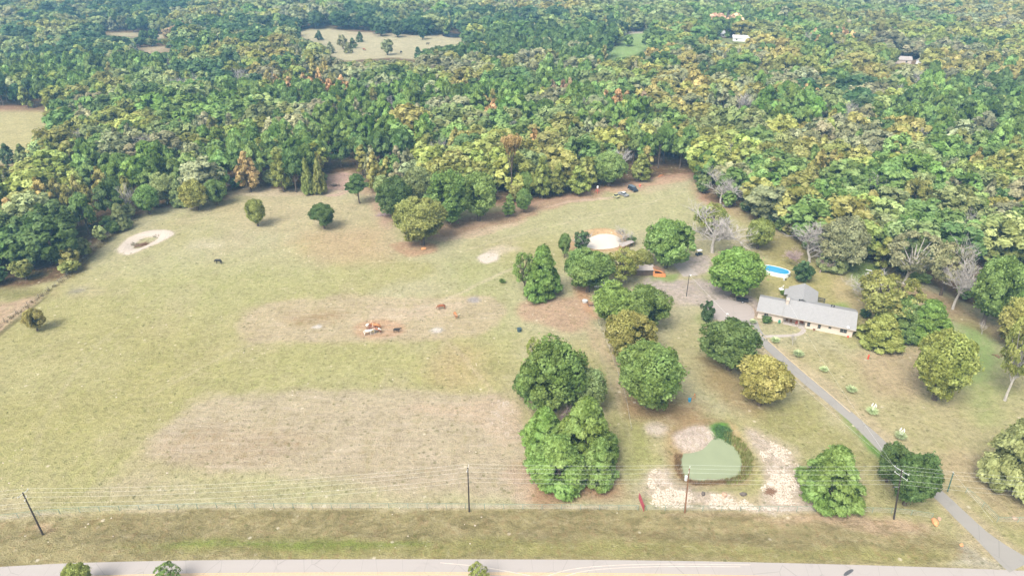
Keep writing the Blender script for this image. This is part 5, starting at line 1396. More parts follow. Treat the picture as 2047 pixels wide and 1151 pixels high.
# ------------------------------------------------------------------ above-ground pool
px_, py_ = gp(1549, 546, 0)
pool = thing('swimming_pool', 'oval above ground pool with blue water and a white wall', 'pool', (px_, py_, 0), math.radians(-32))
def oval(rx, ry, n=40, k=.45):
    return [(rx * math.copysign(abs(math.cos(a)) ** (1 - k * .5), math.cos(a)), ry * math.copysign(abs(math.sin(a)) ** (1 - k * .5), math.sin(a))) for a in [2 * PI * i / n for i in range(n)]]
POOLW = simple_mat('pool_wall', (.62, .64, .62), .6, .1, 2)
def ring(mb, a, b_, z0, z1):
    n = len(a); o_ = len(mb.v)
    for p in a: mb.v += [(p[0], p[1], z0), (p[0], p[1], z1)]
    for p in b_: mb.v += [(p[0], p[1], z0), (p[0], p[1], z1)]
    for i in range(n):
        j = (i + 1) % n
        mb.f += [(o_ + 2 * i, o_ + 2 * j, o_ + 2 * j + 1, o_ + 2 * i + 1), (o_ + 2 * n + 2 * i, o_ + 2 * n + 2 * i + 1, o_ + 2 * n + 2 * j + 1, o_ + 2 * n + 2 * j),
                 (o_ + 2 * i + 1, o_ + 2 * j + 1, o_ + 2 * n + 2 * j + 1, o_ + 2 * n + 2 * i + 1), (o_ + 2 * i, o_ + 2 * n + 2 * i, o_ + 2 * n + 2 * j, o_ + 2 * j)]
LX, LY = 4.3, 2.3
m = MB(); ring(m, oval(LX, LY), oval(LX - .08, LY - .08), 0, 1.22); part('wall', m, POOLW, pool)
m = MB(); ring(m, oval(LX + .1, LY + .1), oval(LX - .15, LY - .15), 1.225, 1.29); part('rim', m, WHITE, pool)
m = MB(); ring(m, oval(LX - .083, LY - .083), oval(LX - .12, LY - .12), .05, 1.2); part('liner', m, simple_mat('pool_liner', (.05, .28, .48), .5, .2, 2), pool)
me = bpy.data.meshes.new('water'); ov = oval(LX - .125, LY - .125); me.from_pydata([(a, b_, 1.02) for a, b_ in ov], [], [tuple(range(len(ov)))])
me.materials.append(water_mat('pool_water', (.03, .23, .38), .08, .5, .1)); link('water', me, pool)
m = MB()
for yy_ in (-.25, .25): m.tube([(LX + .35, yy_, 0), (LX + .05, yy_, 1.7), (LX - .4, yy_, 1.7), (LX - .5, yy_, .9)], .025, 5)
for k in range(4): m.cyl((LX + .33 - k * .07, -.25, .3 + k * .3), (LX + .33 - k * .07, .25, .3 + k * .3), .02, .02, 5)
part('ladder', m, STEEL, pool)
x, y = gp(1567, 560)
o_ = thing('pool_pump', 'grey pool pump and filter tank on the grass beside the pool', 'pump', (x, y, 0), .3)
m = MB(); m.cyl((0, 0, 0), (0, 0, .8), .28, .28, 12); m.cyl((0, 0, .8), (0, 0, .95), .28, .08, 12); part('filter_tank', m, STEEL, o_)
m = MB(); m.cyl((.3, 0, .2), (.9, 0, .2), .14, .14, 10); m.box(.35, -.15, 0, .85, .15, .06); part('motor', m, DARK, o_)

# ------------------------------------------------------------------ barn and sheds
x, y = gp(1281, 551)
barn = thing('plank_barn', 'low weathered plank barn half hidden under trees', 'barn', (x, y, 0), math.radians(2))
m = MB(); rr = random.Random(4)
for k in range(18):
    m.box(-.2 + k * .235, -.02 * rr.random() - .03, 0, -.2 + k * .235 + .2, .02, 2.1 + .1 * rr.random())
o_ = part('plank', m, OLDW, barn); o_['kind'] = 'stuff'
m = MB(); m.box(-4, .02, 0, 4, .12, 2.0); m.box(-4, .14, 0, -3.9, 5, 2.2); m.box(3.9, .14, 0, 4, 5, 2.2); m.box(-4, 5, 0, 4, 5.1, 2.2); part('wall', m, OLDW, barn)
m = MB(); m.prism([(-.6, 2.15), (2.5, 3.3), (5.6, 2.15), (5.6, 2.09), (2.5, 3.24), (-.6, 2.09)], 'x', -4.3, 4.0); part('roof', m, TIN, barn)
x, y = gp(1305, 551.5)
sh = thing('orange_shed', 'orange board shed with a dark opening next to plank barn', 'shed', (x, y, 0), math.radians(-6))
m = MB(); m.box(0, 0, 0, 3.9, .1, .95); m.prism([(0, .95), (.5, .95), (.5, 2.35), (0, 2.6)], 'y', 0, .1); m.prism([(2.9, .95), (3.5, .95), (2.9, 1.5)], 'y', 0, .1)
m.prism([(.5, 1.75), (2.9, 1.45), (2.9, 1.62), (.5, 2.35)], 'y', 0, .1); part('front_wall', m, ORANGE, sh)
m = MB(); m.box(.03, .15, 0, .1, 2.6, 2.4); m.box(.1, 2.6, 0, 3.4, 2.66, 1.6); part('side_wall', m, OLDW, sh)
m = MB(); m.box(.12, 1.1, 0, 2.8, 1.2, 1.5); part('partition', m, DARK, sh)  # dark panel stands in for the shade inside the opening
m = MB(); m.prism([(-.2, 2.75), (3.7, 1.05), (3.7, .97), (-.2, 2.66)], 'y', .3, 2.9); part('roof', m, WOODB, sh)
m = MB(); m.prism([(-.2, 2.76), (3.8, 1.0), (3.8, .84), (-.2, 2.6)], 'y', -.14, .02); part('rake_board', m, ORANGE, sh)
m = MB(); m.box(.3, -.5, 0, 3.9, -.15, .35); part('trough', m, ORANGE, sh)
x, y = gp(1252, 497)
tr_ = thing('lean_to_shed', 'pinkish tin roofed lean-to beside the white pond', 'shed', (x, y, 0), math.radians(38))
m = MB(); m.prism([(-.8, 1.9), (.8, 2.3), (.8, 2.24), (-.8, 1.84)], 'x', -3, 3); part('roof', m, TIN, tr_)
for a in (-2.8, 0, 2.7):
    for b_, zz in ((-.7, 1.84), (.6, 2.15)):
        m = MB(); m.box(a, b_, 0, a + .1, b_ + .1, zz); part('post', m, WOODB, tr_)

# ------------------------------------------------------------------ power poles and wires
def at_plane(px, py, y):
    a = (px - W / 2) / F; b_ = (HH / 2 - py) / F
    dy = CP + b_ * SP; dz = -SP + b_ * CP; t_ = y / dy
    return a * t_, CAMH + dz * t_
TOPS = []
def pole(bx, by, tx, ty, lab, mat=POLEW, r=.17, arms=(), extra=None):
    x, y = gp(bx, by); X, Z = at_plane(tx, ty, y)
    z0 = tz(x, y); o_ = thing('power_pole', lab, 'power pole', (x, y, z0))
    top = Vector((X - x, 0, Z - z0)); m = MB(); m.cyl((0, 0, -.3), top, r, r * .62, 10); part('pole', m, mat, o_)
    ax = Vector((top.x, 0, top.z)).normalized()
    for zz, ang, L, am in arms:
        c = ax * (top.length - zz); dx, dy = math.cos(ang) * L / 2, math.sin(ang) * L / 2
        m = MB(); m.cyl(c - Vector((dx, dy, 0)), c + Vector((dx, dy, 0)), .045, .045, 4); ob = part('crossarm', m, am, o_)
        for s in (-.9, 0.12, .9):
            p = c + Vector((dx, dy, 0)) * s
            m = MB(); m.cyl(p + Vector((0, 0, .05)), p + Vector((0, 0, .3)), .05, .03, 6); part('insulator', m, WHITE, ob)
    if extra: extra(o_, ax, top)
    TOPS.append(Vector((x, y, z0)) + top); return o_
def transformer(o_, ax, top):
    c = ax * (top.length - 2.2); m = MB(); m.cyl(c + Vector((-.45, -.1, -.55)), c + Vector((-.45, -.1, .45)), .28, .28, 12); m.cyl(c + Vector((-.45, -.1, .45)), c + Vector((-.45, -.1, .6)), .28, .1, 12)
    part('transformer', m, STEEL, o_)
    m = MB(); m.cyl(c + Vector((-.35, -.1, -.2)), c, .04, .04, 5); part('bracket', m, STEEL, o_)
def streetlight(o_, ax, top):
    c = ax * (top.length - 4.3); m = MB(); m.cyl(c, c + Vector((-1.0, -.2, .25)), .035, .035, 5); part('lamp_arm', m, STEEL, o_)
    m = MB(); m.blob(tuple(c + Vector((-1.15, -.23, .2))), .25, .16, .1); part('lamp_head', m, DARK, o_)
pole(85, 1066, 45, 984, 'leaning dark power pole standing alone at the far end of the verge', POLEW, .17, ((.25, 1.3, 2.2, STEEL), (1.5, 1.9, 1.4, STEEL)))
pole(938, 1022, 935, 934, 'straight dark power pole in front of the mown patch', POLEW, .16, ((.3, 1.4, 1.8, STEEL),))
pole(1369, 1024, 1378, 936, 'brown power pole with a grey transformer in front of the pond', POLEB, .16, ((.35, 1.2, 1.8, STEEL),), transformer)
pole(1787, 1037, 1803, 938, 'power pole with two long crossarms by the glossy dark tree', POLEW, .17, ((.3, -1.0, 2.8, STEEL), (1.6, -1.05, 2.6, STEEL)), streetlight)
OFFL = TOPS[0] + (TOPS[0] - TOPS[1]).normalized() * 60; OFFR = TOPS[3] + Vector((75, -6, -.2))
def wire(pts, lab, r=.010, sag=.5):
    m = MB()
    for a, b_ in zip(pts[:-1], pts[1:]):
        L = (b_ - a).length; n = 14
        q = [a.lerp(b_, i / n) - Vector((0, 0, sag * (L / 45) ** 2 * 4 * (i / n) * (1 - i / n))) for i in range(n + 1)]
        m.tube(q, r, 4)
    o_ = link('power_wire', m.mesh('power_wire', WIRE)); tag(o_, lab, 'wire', 'power lines along the verge'); return o_
line = [OFFL] + TOPS[:4] + [OFFR]
for dy_, dz_, lab in ((1.0, -.05, 'uppermost thin power wire strung along the road verge'), (0, .0, 'second thin power wire strung from the pole tips'), (-1.0, -.05, 'third thin power wire on the road side of the crossarms'),
                      (-.1, -2.4, 'upper of the two communication wires below the crossarms'), (-.1, -3.4, 'lowest wire strung along the road verge')):
    wire([p + Vector((0, dy_, dz_)) for p in line], lab)
# yard poles
px0, py0 = gp(1372, 592); X, Z = at_plane(1378, 549, py0)
o_ = thing('power_pole', 'slim dark pole with a lamp standing in the gravel yard', 'power pole', (px0, py0, 0))
m = MB(); m.cyl((0, 0, -.2), (X - px0, 0, Z), .13, .09, 8); part('pole', m, POLEW, o_)
m = MB(); m.blob((X - px0 + .35, -.2, Z - .1), .32, .2, .14); m.cyl((X - px0, 0, Z - .1), (X - px0 + .3, -.15, Z), .03, .03, 5); part('lamp_head', m, WHITE, o_)
yard_top = Vector((X, py0, Z))
px1, py1 = gp(1449, 655); X, Z = at_plane(1452, 627, py1)
o_ = thing('lamp_post', 'short white lamp post behind the dense dark oak', 'lamp post', (px1, py1, 0))
m = MB(); m.cyl((0, 0, 0), (X - px1, 0, Z), .07, .05, 8); part('pole', m, STEEL, o_)
m = MB(); m.blob((X - px1 + .3, 0, Z), .34, .2, .13); part('lamp_head', m, WHITE, o_)
lamp_top = Vector((X, py1, Z))
px2, py2 = gp(1733, 604); X, Z = at_plane(1741, 540, py2)
o_ = thing('power_pole', 'tall whitish pole with angled arms in the back yard', 'power pole', (px2, py2, 0))
m = MB(); m.cyl((0, 0, -.2), (X - px2, 0, Z), .27, .17, 10); part('pole', m, simple_mat('pale_pole', (.42, .44, .44), .7, .15, 3), o_)
for a, dz_ in ((-.35, -.2), (.5, -.7)):
    m = MB(); m.cyl((X - px2 - 1.3 * math.cos(a), -1.3 * math.sin(a), Z + dz_ + .2), (X - px2 + 1.5 * math.cos(a), 1.3 * math.sin(a), Z + dz_ - .2), .09, .09, 4); part('crossarm', m, WHITE, o_)
tall_top = Vector((X, py2, Z))
wire([TOPS[3] - Vector((0, 0, .5)), lamp_top + Vector((.2, .4, -.1))], 'service wire from the braced pole towards the house', .010, .4)
wire([TOPS[3] - Vector((0, 0, 1.2)), Vector(HP(6.9, 4.2, 5.0))], 'service wire from the braced pole to the roof', .010, .4)
wire([lamp_top, yard_top], 'wire between the short lamp post and the yard pole', .018, .3)
# guy post across the drive
x, y = gp(1894, 982); X, Z = at_plane(1906, 944, y)
o_ = thing('guy_post', 'green post beside the drive carrying a stay wire', 'post', (x, y, 0))
m = MB(); m.cyl((0, 0, 0), (X - x, 0, Z), .11, .09, 8); part('post', m, simple_mat('dark_green_post', (.04, .11, .09), .7, .2, 3), o_)
m = MB(); m.cyl((X - x, -.25, Z), (X - x, .25, Z), .05, .05, 6); part('cap', m, STEEL, o_)
wire([TOPS[3] - Vector((0, 0, .9)), Vector((X, y, Z)), Vector(gp(1985, 1044) + (0.1,))], 'stay wire over the drive from the braced pole', .011, .1)

# ------------------------------------------------------------------ fences
def fence(px_pts, lab, step=3.66, h=1.35, mat=FGREEN, rail=True, wires=3, r=.055, nm='pipe_fence'):
    pts = resample(np.array(P(px_pts)), step)
    zz = terrain(pts[:, 0], pts[:, 1])
    f = thing(nm, lab, 'fence', (float(pts[0][0]), float(pts[0][1]), 0))
    o0 = Vector((float(pts[0][0]), float(pts[0][1]), 0))
    pm_ = MB().cyl((0, 0, -.1), (0, 0, h), r, r, 6).mesh('post', mat)
    for (x, y), z in zip(pts, zz):
        q = link('post', pm_, f, (x - o0.x, y - o0.y, float(z)))
    top = [Vector((x - o0.x, y - o0.y, float(z) + h)) for (x, y), z in zip(pts, zz)]
    if rail:
        part('rail', MB().tube(top, r * .75, 5), mat, f)
    for k in range(wires):
        part('wire', MB().tube([p - Vector((0, 0, h * (k + 1) / (wires + 1))) for p in top], .012, 3), WIRE, f)
    return f
fence([(-180, 1062), (-60, 1047), (0, 1039), (80, 1030), (150, 1024.5), (300, 1018), (450, 1015.5), (900, 1016), (1275, 1019.5)], 'long green pipe fence between the pasture and the verge')
fence([(1292, 1020), (1500, 1021), (1700, 1023), (1800, 1026), (1862, 1036)], 'green pipe fence between the pond bank and the verge')
fence([(1930, 985), (1965, 1015), (1990, 1043), (2060, 1044), (2200, 1046)], 'green pipe fence on the far side of the drive')
WP = simple_mat('old_post', (.16, .13, .10), .9, .3, 3)
fence([(-60, 698), (-20, 664), (30, 628), (84, 590), (130, 556), (180, 505), (240, 452), (268, 438)], 'old wire fence along the thicket side of the pasture', 4.5, 1.3, WP, False, 3, .07, 'wire_fence')
fence([(1195, 642), (1226, 720), (1250, 790), (1262, 860)], 'wire fence along the strip between the tree rows', 5, 1.2, WP, False, 2, .05, 'wire_fence')
# swung-open maroon gate
x, y = gp(1286, 1020); x2, y2 = gp(1277, 996)
g = thing('farm_gate', 'maroon tube gate standing open beside the sand', 'gate', (x, y, 0), math.atan2(y2 - y, x2 - x))
L = math.hypot(x2 - x, y2 - y)
m = MB().tube([(0, 0, .15), (L, 0, .15), (L, 0, 1.45), (0, 0, 1.45), (0, 0, .15)], .07, 6); part('gate_frame', m, MAROON, g)
for k in range(4):
    m = MB().cyl((0, 0, .4 + k * .26), (L, 0, .4 + k * .26), .05, .05, 6); part('bar', m, MAROON, g)
m = MB().cyl((-.12, 0, 0), (-.12, 0, 1.7), .09, .09, 8); part('gate_post', m, MAROON, g)

# ------------------------------------------------------------------ cattle
def skin_mesh(verts, edges, radii, root, name, mat):
    me = bpy.data.meshes.new(name); me.from_pydata(verts, edges, []); ob = bpy.data.objects.new(name, me); COL.objects.link(ob)
    ob.modifiers.new('s', 'SKIN'); 
    for i, r in enumerate(radii):
        me.skin_vertices[0].data[i].radius = (r, r) if not isinstance(r, tuple) else r
        me.skin_vertices[0].data[i].use_root = (i == root)
    ss = ob.modifiers.new('d', 'SUBSURF'); ss.levels = 1; ss.render_levels = 1
    dg = bpy.context.evaluated_depsgraph_get()
    out_ = bpy.data.meshes.new_from_object(ob.evaluated_get(dg)); bpy.data.objects.remove(ob); bpy.data.meshes.remove(me)
    out_.name = name; out_.materials.clear(); out_.materials.append(mat); out_.polygons.foreach_set('use_smooth', [True] * len(out_.polygons)); return out_
def cow_mesh(graze, mat):
    head = [(.92, 0, 1.28), (1.22, 0, 1.38), (1.55, 0, 1.18)] if not graze else [(.95, 0, 1.05), (1.22, 0, .62), (1.34, 0, .25)]
    v = [(-.92, 0, 1.16), (-.3, 0, 1.08), (.35, 0, 1.10), (.68, 0, 1.18)] + head
    e = [(0, 1), (1, 2), (2, 3), (3, 4), (4, 5), (5, 6)]
    r = [(.27, .30), (.36, .42), (.34, .42), (.22, .32), (.14, .2), (.13, .15), (.08, .09)]
    for s in (-1, 1):
        n = len(v); v += [(-.82, s * .2, .86), (-.98, s * .21, .48), (-.9, s * .21, .02)]; e += [(0, n), (n, n + 1), (n + 1, n + 2)]; r += [.17, .075, .07]
        n = len(v); v += [(.52, s * .18, .74), (.55, s * .19, .4), (.52, s * .19, .02)]; e += [(3, n), (n, n + 1), (n + 1, n + 2)]; r += [.13, .07, .065]
    n = len(v); v += [(-1.17, 0, 1.12), (-1.22, 0, .55)]; e += [(0, n), (n, n + 1)]; r += [.04, .035]
    return skin_mesh(v, e, r, 1, 'body', mat)
def cow_mat(name, c1, c2=None, thr=.5):
    m, nt = new_mat(name); t = NT(nt); tc = t.n('TexCoord').outputs['Object']
    nz = t.noise(tc, 1.1, 2, .4); c = t.mix(t.ramp(nz, thr - .02, thr + .02), c1, c2 or tuple(v * .8 for v in c1)); c = t.mix(t.math('MULTIPLY', t.noise(tc, 12, 3), .3), c, tuple(v * .6 for v in c1))
    b = t.n('BsdfPrincipled'); t.l(c, b.inputs['Base Color']); b.inputs['Roughness'].default_value = .7
    o = t.n('OutputMaterial'); t.l(b.outputs[0], o.inputs[0]); return m
CM = {'black': cow_mat('black_hide', (.012, .011, .011)), 'brown': cow_mat('brown_hide', (.24, .075, .025), (.16, .05, .02)), 'white': cow_mat('white_hide', (.62, .58, .52), (.30, .12, .05), .64), 'pied': cow_mat('pied_hide', (.22, .08, .03), (.60, .56, .5), .48), 'tan': cow_mat('tan_hide', (.40, .17, .06), (.3, .12, .05))}
HORN = simple_mat('horn', (.6, .55, .45), .5, .1, 3)
CMESH = {}
for k in CM:
    for gz_ in (0, 1): CMESH[k, gz_] = cow_mesh(gz_, CM[k])
def cow(bx, by, colr, graze, rz, lab, sc=1.0, horns=0):
    x, y = gp(bx, by); o_ = thing('cow', lab, 'cow', (x, y, tz(x, y)), rz); o_.scale = (sc, sc, sc)
    link('body', CMESH[colr, graze], o_)
    hd = (1.22, 0, 1.5) if not graze else (1.18, 0, .75)
    m = MB()
    for s in (-1, 1): m.cyl((hd[0] - .05, s * .1, hd[2] - .04), (hd[0] - .12, s * .30, hd[2] - .02), .06, .02, 5)
    for s in (-1, 1):
        m2 = MB(); m2.cyl((hd[0] - .05, s * .1, hd[2] - .04), (hd[0] - .12, s * .30, hd[2] - .02), .06, .02, 5); part('ear', m2, CM[colr], o_)
        if horns:
            m2 = MB(); m2.tube([(hd[0], s * .08, hd[2]), (hd[0] + .02, s * .5, hd[2] + .12), (hd[0] + .1, s * .8, hd[2] + .4)], .035, 5); part('horn', m2, HORN, o_)
    return o_
cow(437, 527, 'black', 1, 2.9, 'black cow grazing alone in the upper pasture', 1.15)
cow(882, 618, 'brown', 1, .15 + PI, 'reddish brown horned cow with a pale rump in the bare patch', 1.1, 1)
cow(911, 635, 'tan', 0, -1.2, 'tan longhorn facing away from the herd', 1.1, 1)
cow(794, 664, 'black', 0, .1, 'small black calf standing at the edge of the orange clay', .9)
cow(737, 669, 'white', 0, .25, 'white cow in front of the tight herd on orange clay', 1.1, 1)
cow(754, 665, 'pied', 0, 2.9, 'patchy brown and white cow in front, beside the white cow', 1.1, 1)
cow(745, 661, 'brown', 1, .5, 'dark brown cow in the middle of the tight herd', 1.1)
cow(752, 657, 'tan', 0, 3.0, 'orange tan cow behind the white cows of the herd', 1.15, 1)
cow(741, 656, 'pied', 0, .2, 'pied brown and white cow at the back of the herd', 1.1)
cow(1130, 541, 'black', 0, 1.5, 'black cow standing in the shade beside the orange dirt track', 1.1)
for q, (a, b_, c_) in enumerate(((855, 85, 'black'), (802, 107, 'black'), (728, 102, 'brown'), (369, 84, 'black'))):
    cow(a, b_, c_, q % 2, q * 1.3, ['far off black cow beside the distant meadow oaks', 'far off black cow at the near edge of the distant meadow', 'far off brown cow beside the grey meadow bushes', 'far off black cow by the lone rusty tree'][q], 1.3)
x, y = gp(746, 663)
hr_ = thing('hay_feeder', 'round metal hay feeder in the middle of the herd', 'feeder', (x, y, 0))
m = MB()
for zz in (.1, .6, 1.1): m.tube([(1.1 * math.cos(a * PI / 8), 1.1 * math.sin(a * PI / 8), zz) for a in range(17)], .03, 5)
part('ring', m, STEEL, hr_)
m = MB()
for a in range(12): m.cyl((1.1 * math.cos(a * PI / 6), 1.1 * math.sin(a * PI / 6), 0), (1.1 * math.cos(a * PI / 6), 1.1 * math.sin(a * PI / 6), 1.1), .025, .025, 5)
part('bar', m, STEEL, hr_)
m = MB().blob((0, 0, .35), .9, .9, .45, 14, 6, .25, 3); part('hay', m, simple_mat('hay', (.42, .32, .14), .95, .3, 4), hr_)

# ------------------------------------------------------------------ vehicles
def wheel(par, x, y, r, w_):
    m = MB().cyl((x, y - w_ / 2, r), (x, y + w_ / 2, r), r, r, 14); t_ = part('wheel', m, TYRE, par)
    m = MB().cyl((x, y - w_ / 2 - .01, r), (x, y + w_ / 2 + .01, r), r * .55, r * .55, 10); part('rim', m, STEEL, t_)
def car(bx, by, rz, lab, cat, prof, cabin, wid, mat, roofm, nm='parked_car', wr=.36, wx=(-1.4, 1.45)):
    x, y = gp(bx, by); o_ = thing(nm, lab, cat, (x, y, tz(x, y)), rz)
    m = MB().prism(prof, 'y', -wid / 2, wid / 2); part('body', m, mat, o_)
    cb = MB(); zc0 = cabin[0][1]; n = len(cabin)
    bot = [(cabin[0][0], -wid / 2 + .05), (cabin[3][0], -wid / 2 + .05), (cabin[3][0], wid / 2 - .05), (cabin[0][0], wid / 2 - .05)]
    topp = [(cabin[1][0], -wid / 2 + .2), (cabin[2][0], -wid / 2 + .2), (cabin[2][0], wid / 2 - .2), (cabin[1][0], wid / 2 - .2)]
    z1 = cabin[1][1]
    cb.add([(a, b_, zc0) for a, b_ in bot] + [(a, b_, z1) for a, b_ in topp], [(3, 2, 1, 0), (0, 1, 5, 4), (1, 2, 6, 5), (2, 3, 7, 6), (3, 0, 4, 7), (4, 5, 6, 7)])
    part('cabin_glass', cb, GLASS, o_)
    r_ = MB().box(cabin[1][0] - .05, -wid / 2 + .17, z1 + .002, cabin[2][0] + .05, wid / 2 - .17, z1 + .06); part('roof', r_, roofm, o_)
    for a in wx:
        for s in (-1, 1): wheel(o_, a, s * (wid / 2 - .08), wr, .22)
    for s in (-1, 1):
        q = MB().box(prof[0][0] - .02, s * wid * .36 - .15, .62, prof[0][0] + .02, s * wid * .36 + .15, .78); part('headlight', q, WHITE, o_)
    q = MB().box(prof[0][0] - .08, -wid / 2 + .05, .35, prof[0][0] - .003, wid / 2 - .05, .52); part('bumper', q, DARK, o_)
    return o_
NAVY = simple_mat('navy_paint', (.018, .028, .042), .25, .1, 2, spec=.6)
SLATE = simple_mat('slate_roof_paint', (.10, .13, .16), .35, .1, 2, spec=.5)
OLIVE = simple_mat('olive_paint', (.36, .34, .17), .5, .15, 2)
suv = [(-2.3, .35), (-2.35, .9), (-1.5, 1.05), (2.3, 1.1), (2.35, .35)]
car(1265, 381, math.radians(-62) + PI, 'dark navy boxy truck with a slate roof parked on red soil', 'truck', suv, [(-1.35, 1.06), (-1.0, 1.85), (2.15, 1.85), (2.3, 1.1)], 1.95, NAVY, SLATE)
pk = [(-2.3, .38), (-2.35, .8), (-1.4, .95), (2.3, .95), (2.35, .38)]
car(1246, 391, math.radians(-50) + PI, 'white and black pickup with an open bed parked beside the navy truck', 'pickup', pk, [(-1.1, .95), (-.6, 1.45), (.5, 1.45), (.9, .95)], 1.75, simple_mat('grey_paint', (.22, .22, .22), .4, .1, 2), WHITE, wr=.34)
cart = [(-1.35, .4), (-1.4, .8), (-.6, .95), (.1, .75), (1.3, .9), (1.35, .4)]
car(1231, 395, math.radians(-50) + PI, 'small olive utility cart, lowest of the three parked vehicles', 'utility cart', cart, [(-.6, .9), (-.4, 1.5), (.4, 1.5), (.55, .85)], 1.5, OLIVE, OLIVE, 'utility_cart', .3, (-.9, .9))
gc = [(-1.15, .3), (-1.2, .65), (-.6, .8), (-.2, .55), (.9, .75), (1.15, .3)]
x, y = gp(1397, 510)
o_ = thing('golf_cart', 'black golf cart with a white top in the drive turnaround', 'golf cart', (x, y, 0), math.radians(30))
part('body', MB().prism(gc, 'y', -.6, .6), NAVY, o_); part('roof', MB().box(-.8, -.58, 1.75, .9, .58, 1.82), WHITE, o_)
part('seat', MB().box(-.1, -.5, .72, .35, .5, .86), DARK, o_)
for a in (-.75, .8):
    for s in (-.52, .52): part('roof_post', MB().box(a, s - .02, .7, a + .05, s + .02, 1.75), DARK, o_)
for a in (-.8, .8):
    for s in (-1, 1): wheel(o_, a, s * .52, .25, .18)
x, y = gp(1487, 603)
o_ = thing('utility_trailer', 'black low trailer with one wheel showing under the huge oak', 'trailer', (x, y, 0), math.radians(-15))
part('deck', MB().box(-2.2, -.8, .5, 1.2, .8, .62), DARK, o_); part('tongue', MB().cyl((1.2, 0, .5), (2.4, 0, .45), .05, .05, 5), DARK, o_)
part('side_rail', MB().box(-2.2, -.82, .625, 1.2, -.78, .9).box(-2.2, .78, .625, 1.2, .82, .9), DARK, o_)
for s in (-1, 1): wheel(o_, -.4, s * .95, .36, .22)
x, y = gp(1198, 574)
o_ = thing('stock_trailer', 'white metal trailer glimpsed between the round oak and bright tree', 'trailer', (x, y, 0), math.radians(8))
part('body', MB().box(-1.8, -.8, .5, 1.8, .8, 1.1), WHITE, o_); part('roof', MB().box(-1.85, -.85, 1.5, 1.85, .85, 1.58), WHITE, o_)
part('post', MB().box(-1.8, -.8, 1.1, -1.7, -.7, 1.5).box(1.7, -.8, 1.1, 1.8, -.7, 1.5).box(1.7, .7, 1.1, 1.8, .8, 1.5).box(-1.8, .7, 1.1, -1.7, .8, 1.5), STEEL, o_)
for s in (-1, 1): wheel(o_, 0, s * .95, .34, .2)
x, y = gp(1181, 610)
o_ = thing('flat_cart', 'dark open frame cart beside the round bright green tree', 'cart', (x, y, 0), .2)
part('deck', MB().box(-.9, -.6, .45, .9, .6, .52), WOODB, o_)
part('rail_frame', MB().tube([(-.9, -.6, .5), (-.9, -.6, 1.2), (-.9, .6, 1.2), (-.9, .6, .5)], .03, 5).tube([(.9, -.6, .5), (.9, -.6, 1.2), (.9, .6, 1.2), (.9, .6, .5)], .03, 5), DARK, o_)
for a in (-.6, .6):
    for s in (-1, 1): wheel(o_, a, s * .62, .22, .12)
x, y = gp(1169, 604); tub('water_tub', 'grey metal water tub under the dark green oak', 'tub', x, y, .8, .6, STEEL)
x, y = gp(1038, 662); tub('feed_tub', 'dark blue feed tub alone in the grass', 'tub', x, y, .65, .9, simple_mat('tub_plastic', (.04, .07, .08), .6, .3, 3))
x, y = gp(1279, 373); tub('red_barrel', 'faded red barrel behind the navy truck', 'barrel', x, y, .5, .9, simple_mat('faded_red', (.55, .18, .12), .6, .3, 3))
x, y = gp(1378, 802); tub('blue_barrel', 'small blue barrel under the drooping grey green tree', 'barrel', x, y, .35, .8, simple_mat('blue_plastic', (.04, .25, .42), .5, .2, 3))
# tripod feeder
x, y = gp(1194, 386)
o_ = thing('game_feeder', 'red tripod game feeder with a white barrel', 'feeder', (x, y, 0))
for k in range(3):
    a = k * 2 * PI / 3 + .4; part('leg', MB().cyl((math.cos(a) * 1.0, math.sin(a) * 1.0, 0), (math.cos(a) * .28, math.sin(a) * .28, 2.2), .09, .07, 6), RED, o_)
part('brace', MB().tube([(.72 * math.cos(.4 + k * 2 * PI / 3), .72 * math.sin(.4 + k * 2 * PI / 3), .9) for k in (0, 1, 2, 0)], .05, 5), RED, o_)
part('barrel', MB().cyl((0, 0, 2.0), (0, 0, 2.9), .36, .36, 12), WHITE, o_); part('lid', MB().cyl((0, 0, 2.9), (0, 0, 3.1), .42, .1, 12), WHITE, o_)
# red standpipe
x, y = gp(1735, 717)
o_ = thing('water_hydrant', 'red upright hydrant alone in the front lawn', 'hydrant', (x, y, 0))
part('body', MB().cyl((0, 0, 0), (0, 0, 1.1), .16, .14, 10), RED, o_); part('bonnet', MB().blob((0, 0, 1.12), .19, .19, .17), RED, o_)
part('nozzle', MB().cyl((-.3, 0, .8), (.3, 0, .8), .08, .08, 8), RED, o_); part('flange', MB().cyl((0, 0, .02), (0, 0, .1), .24, .24, 10), RED, o_)
# old play thing near the pond
x, y = gp(1387, 799)
o_ = thing('tyre_swing_frame', 'rusty red little frame standing above the pond bank', 'frame', (x, y, 0), .4)
part('upright', MB().cyl((-.5, 0, 0), (0, 0, 1.9), .07, .06, 5).cyl((.5, .2, 0), (0, 0, 1.9), .07, .06, 5), ORANGE, o_); part('crosspiece', MB().cyl((-.6, -.2, 1.2), (.6, .2, 1.35), .06, .06, 5), WOODB, o_)

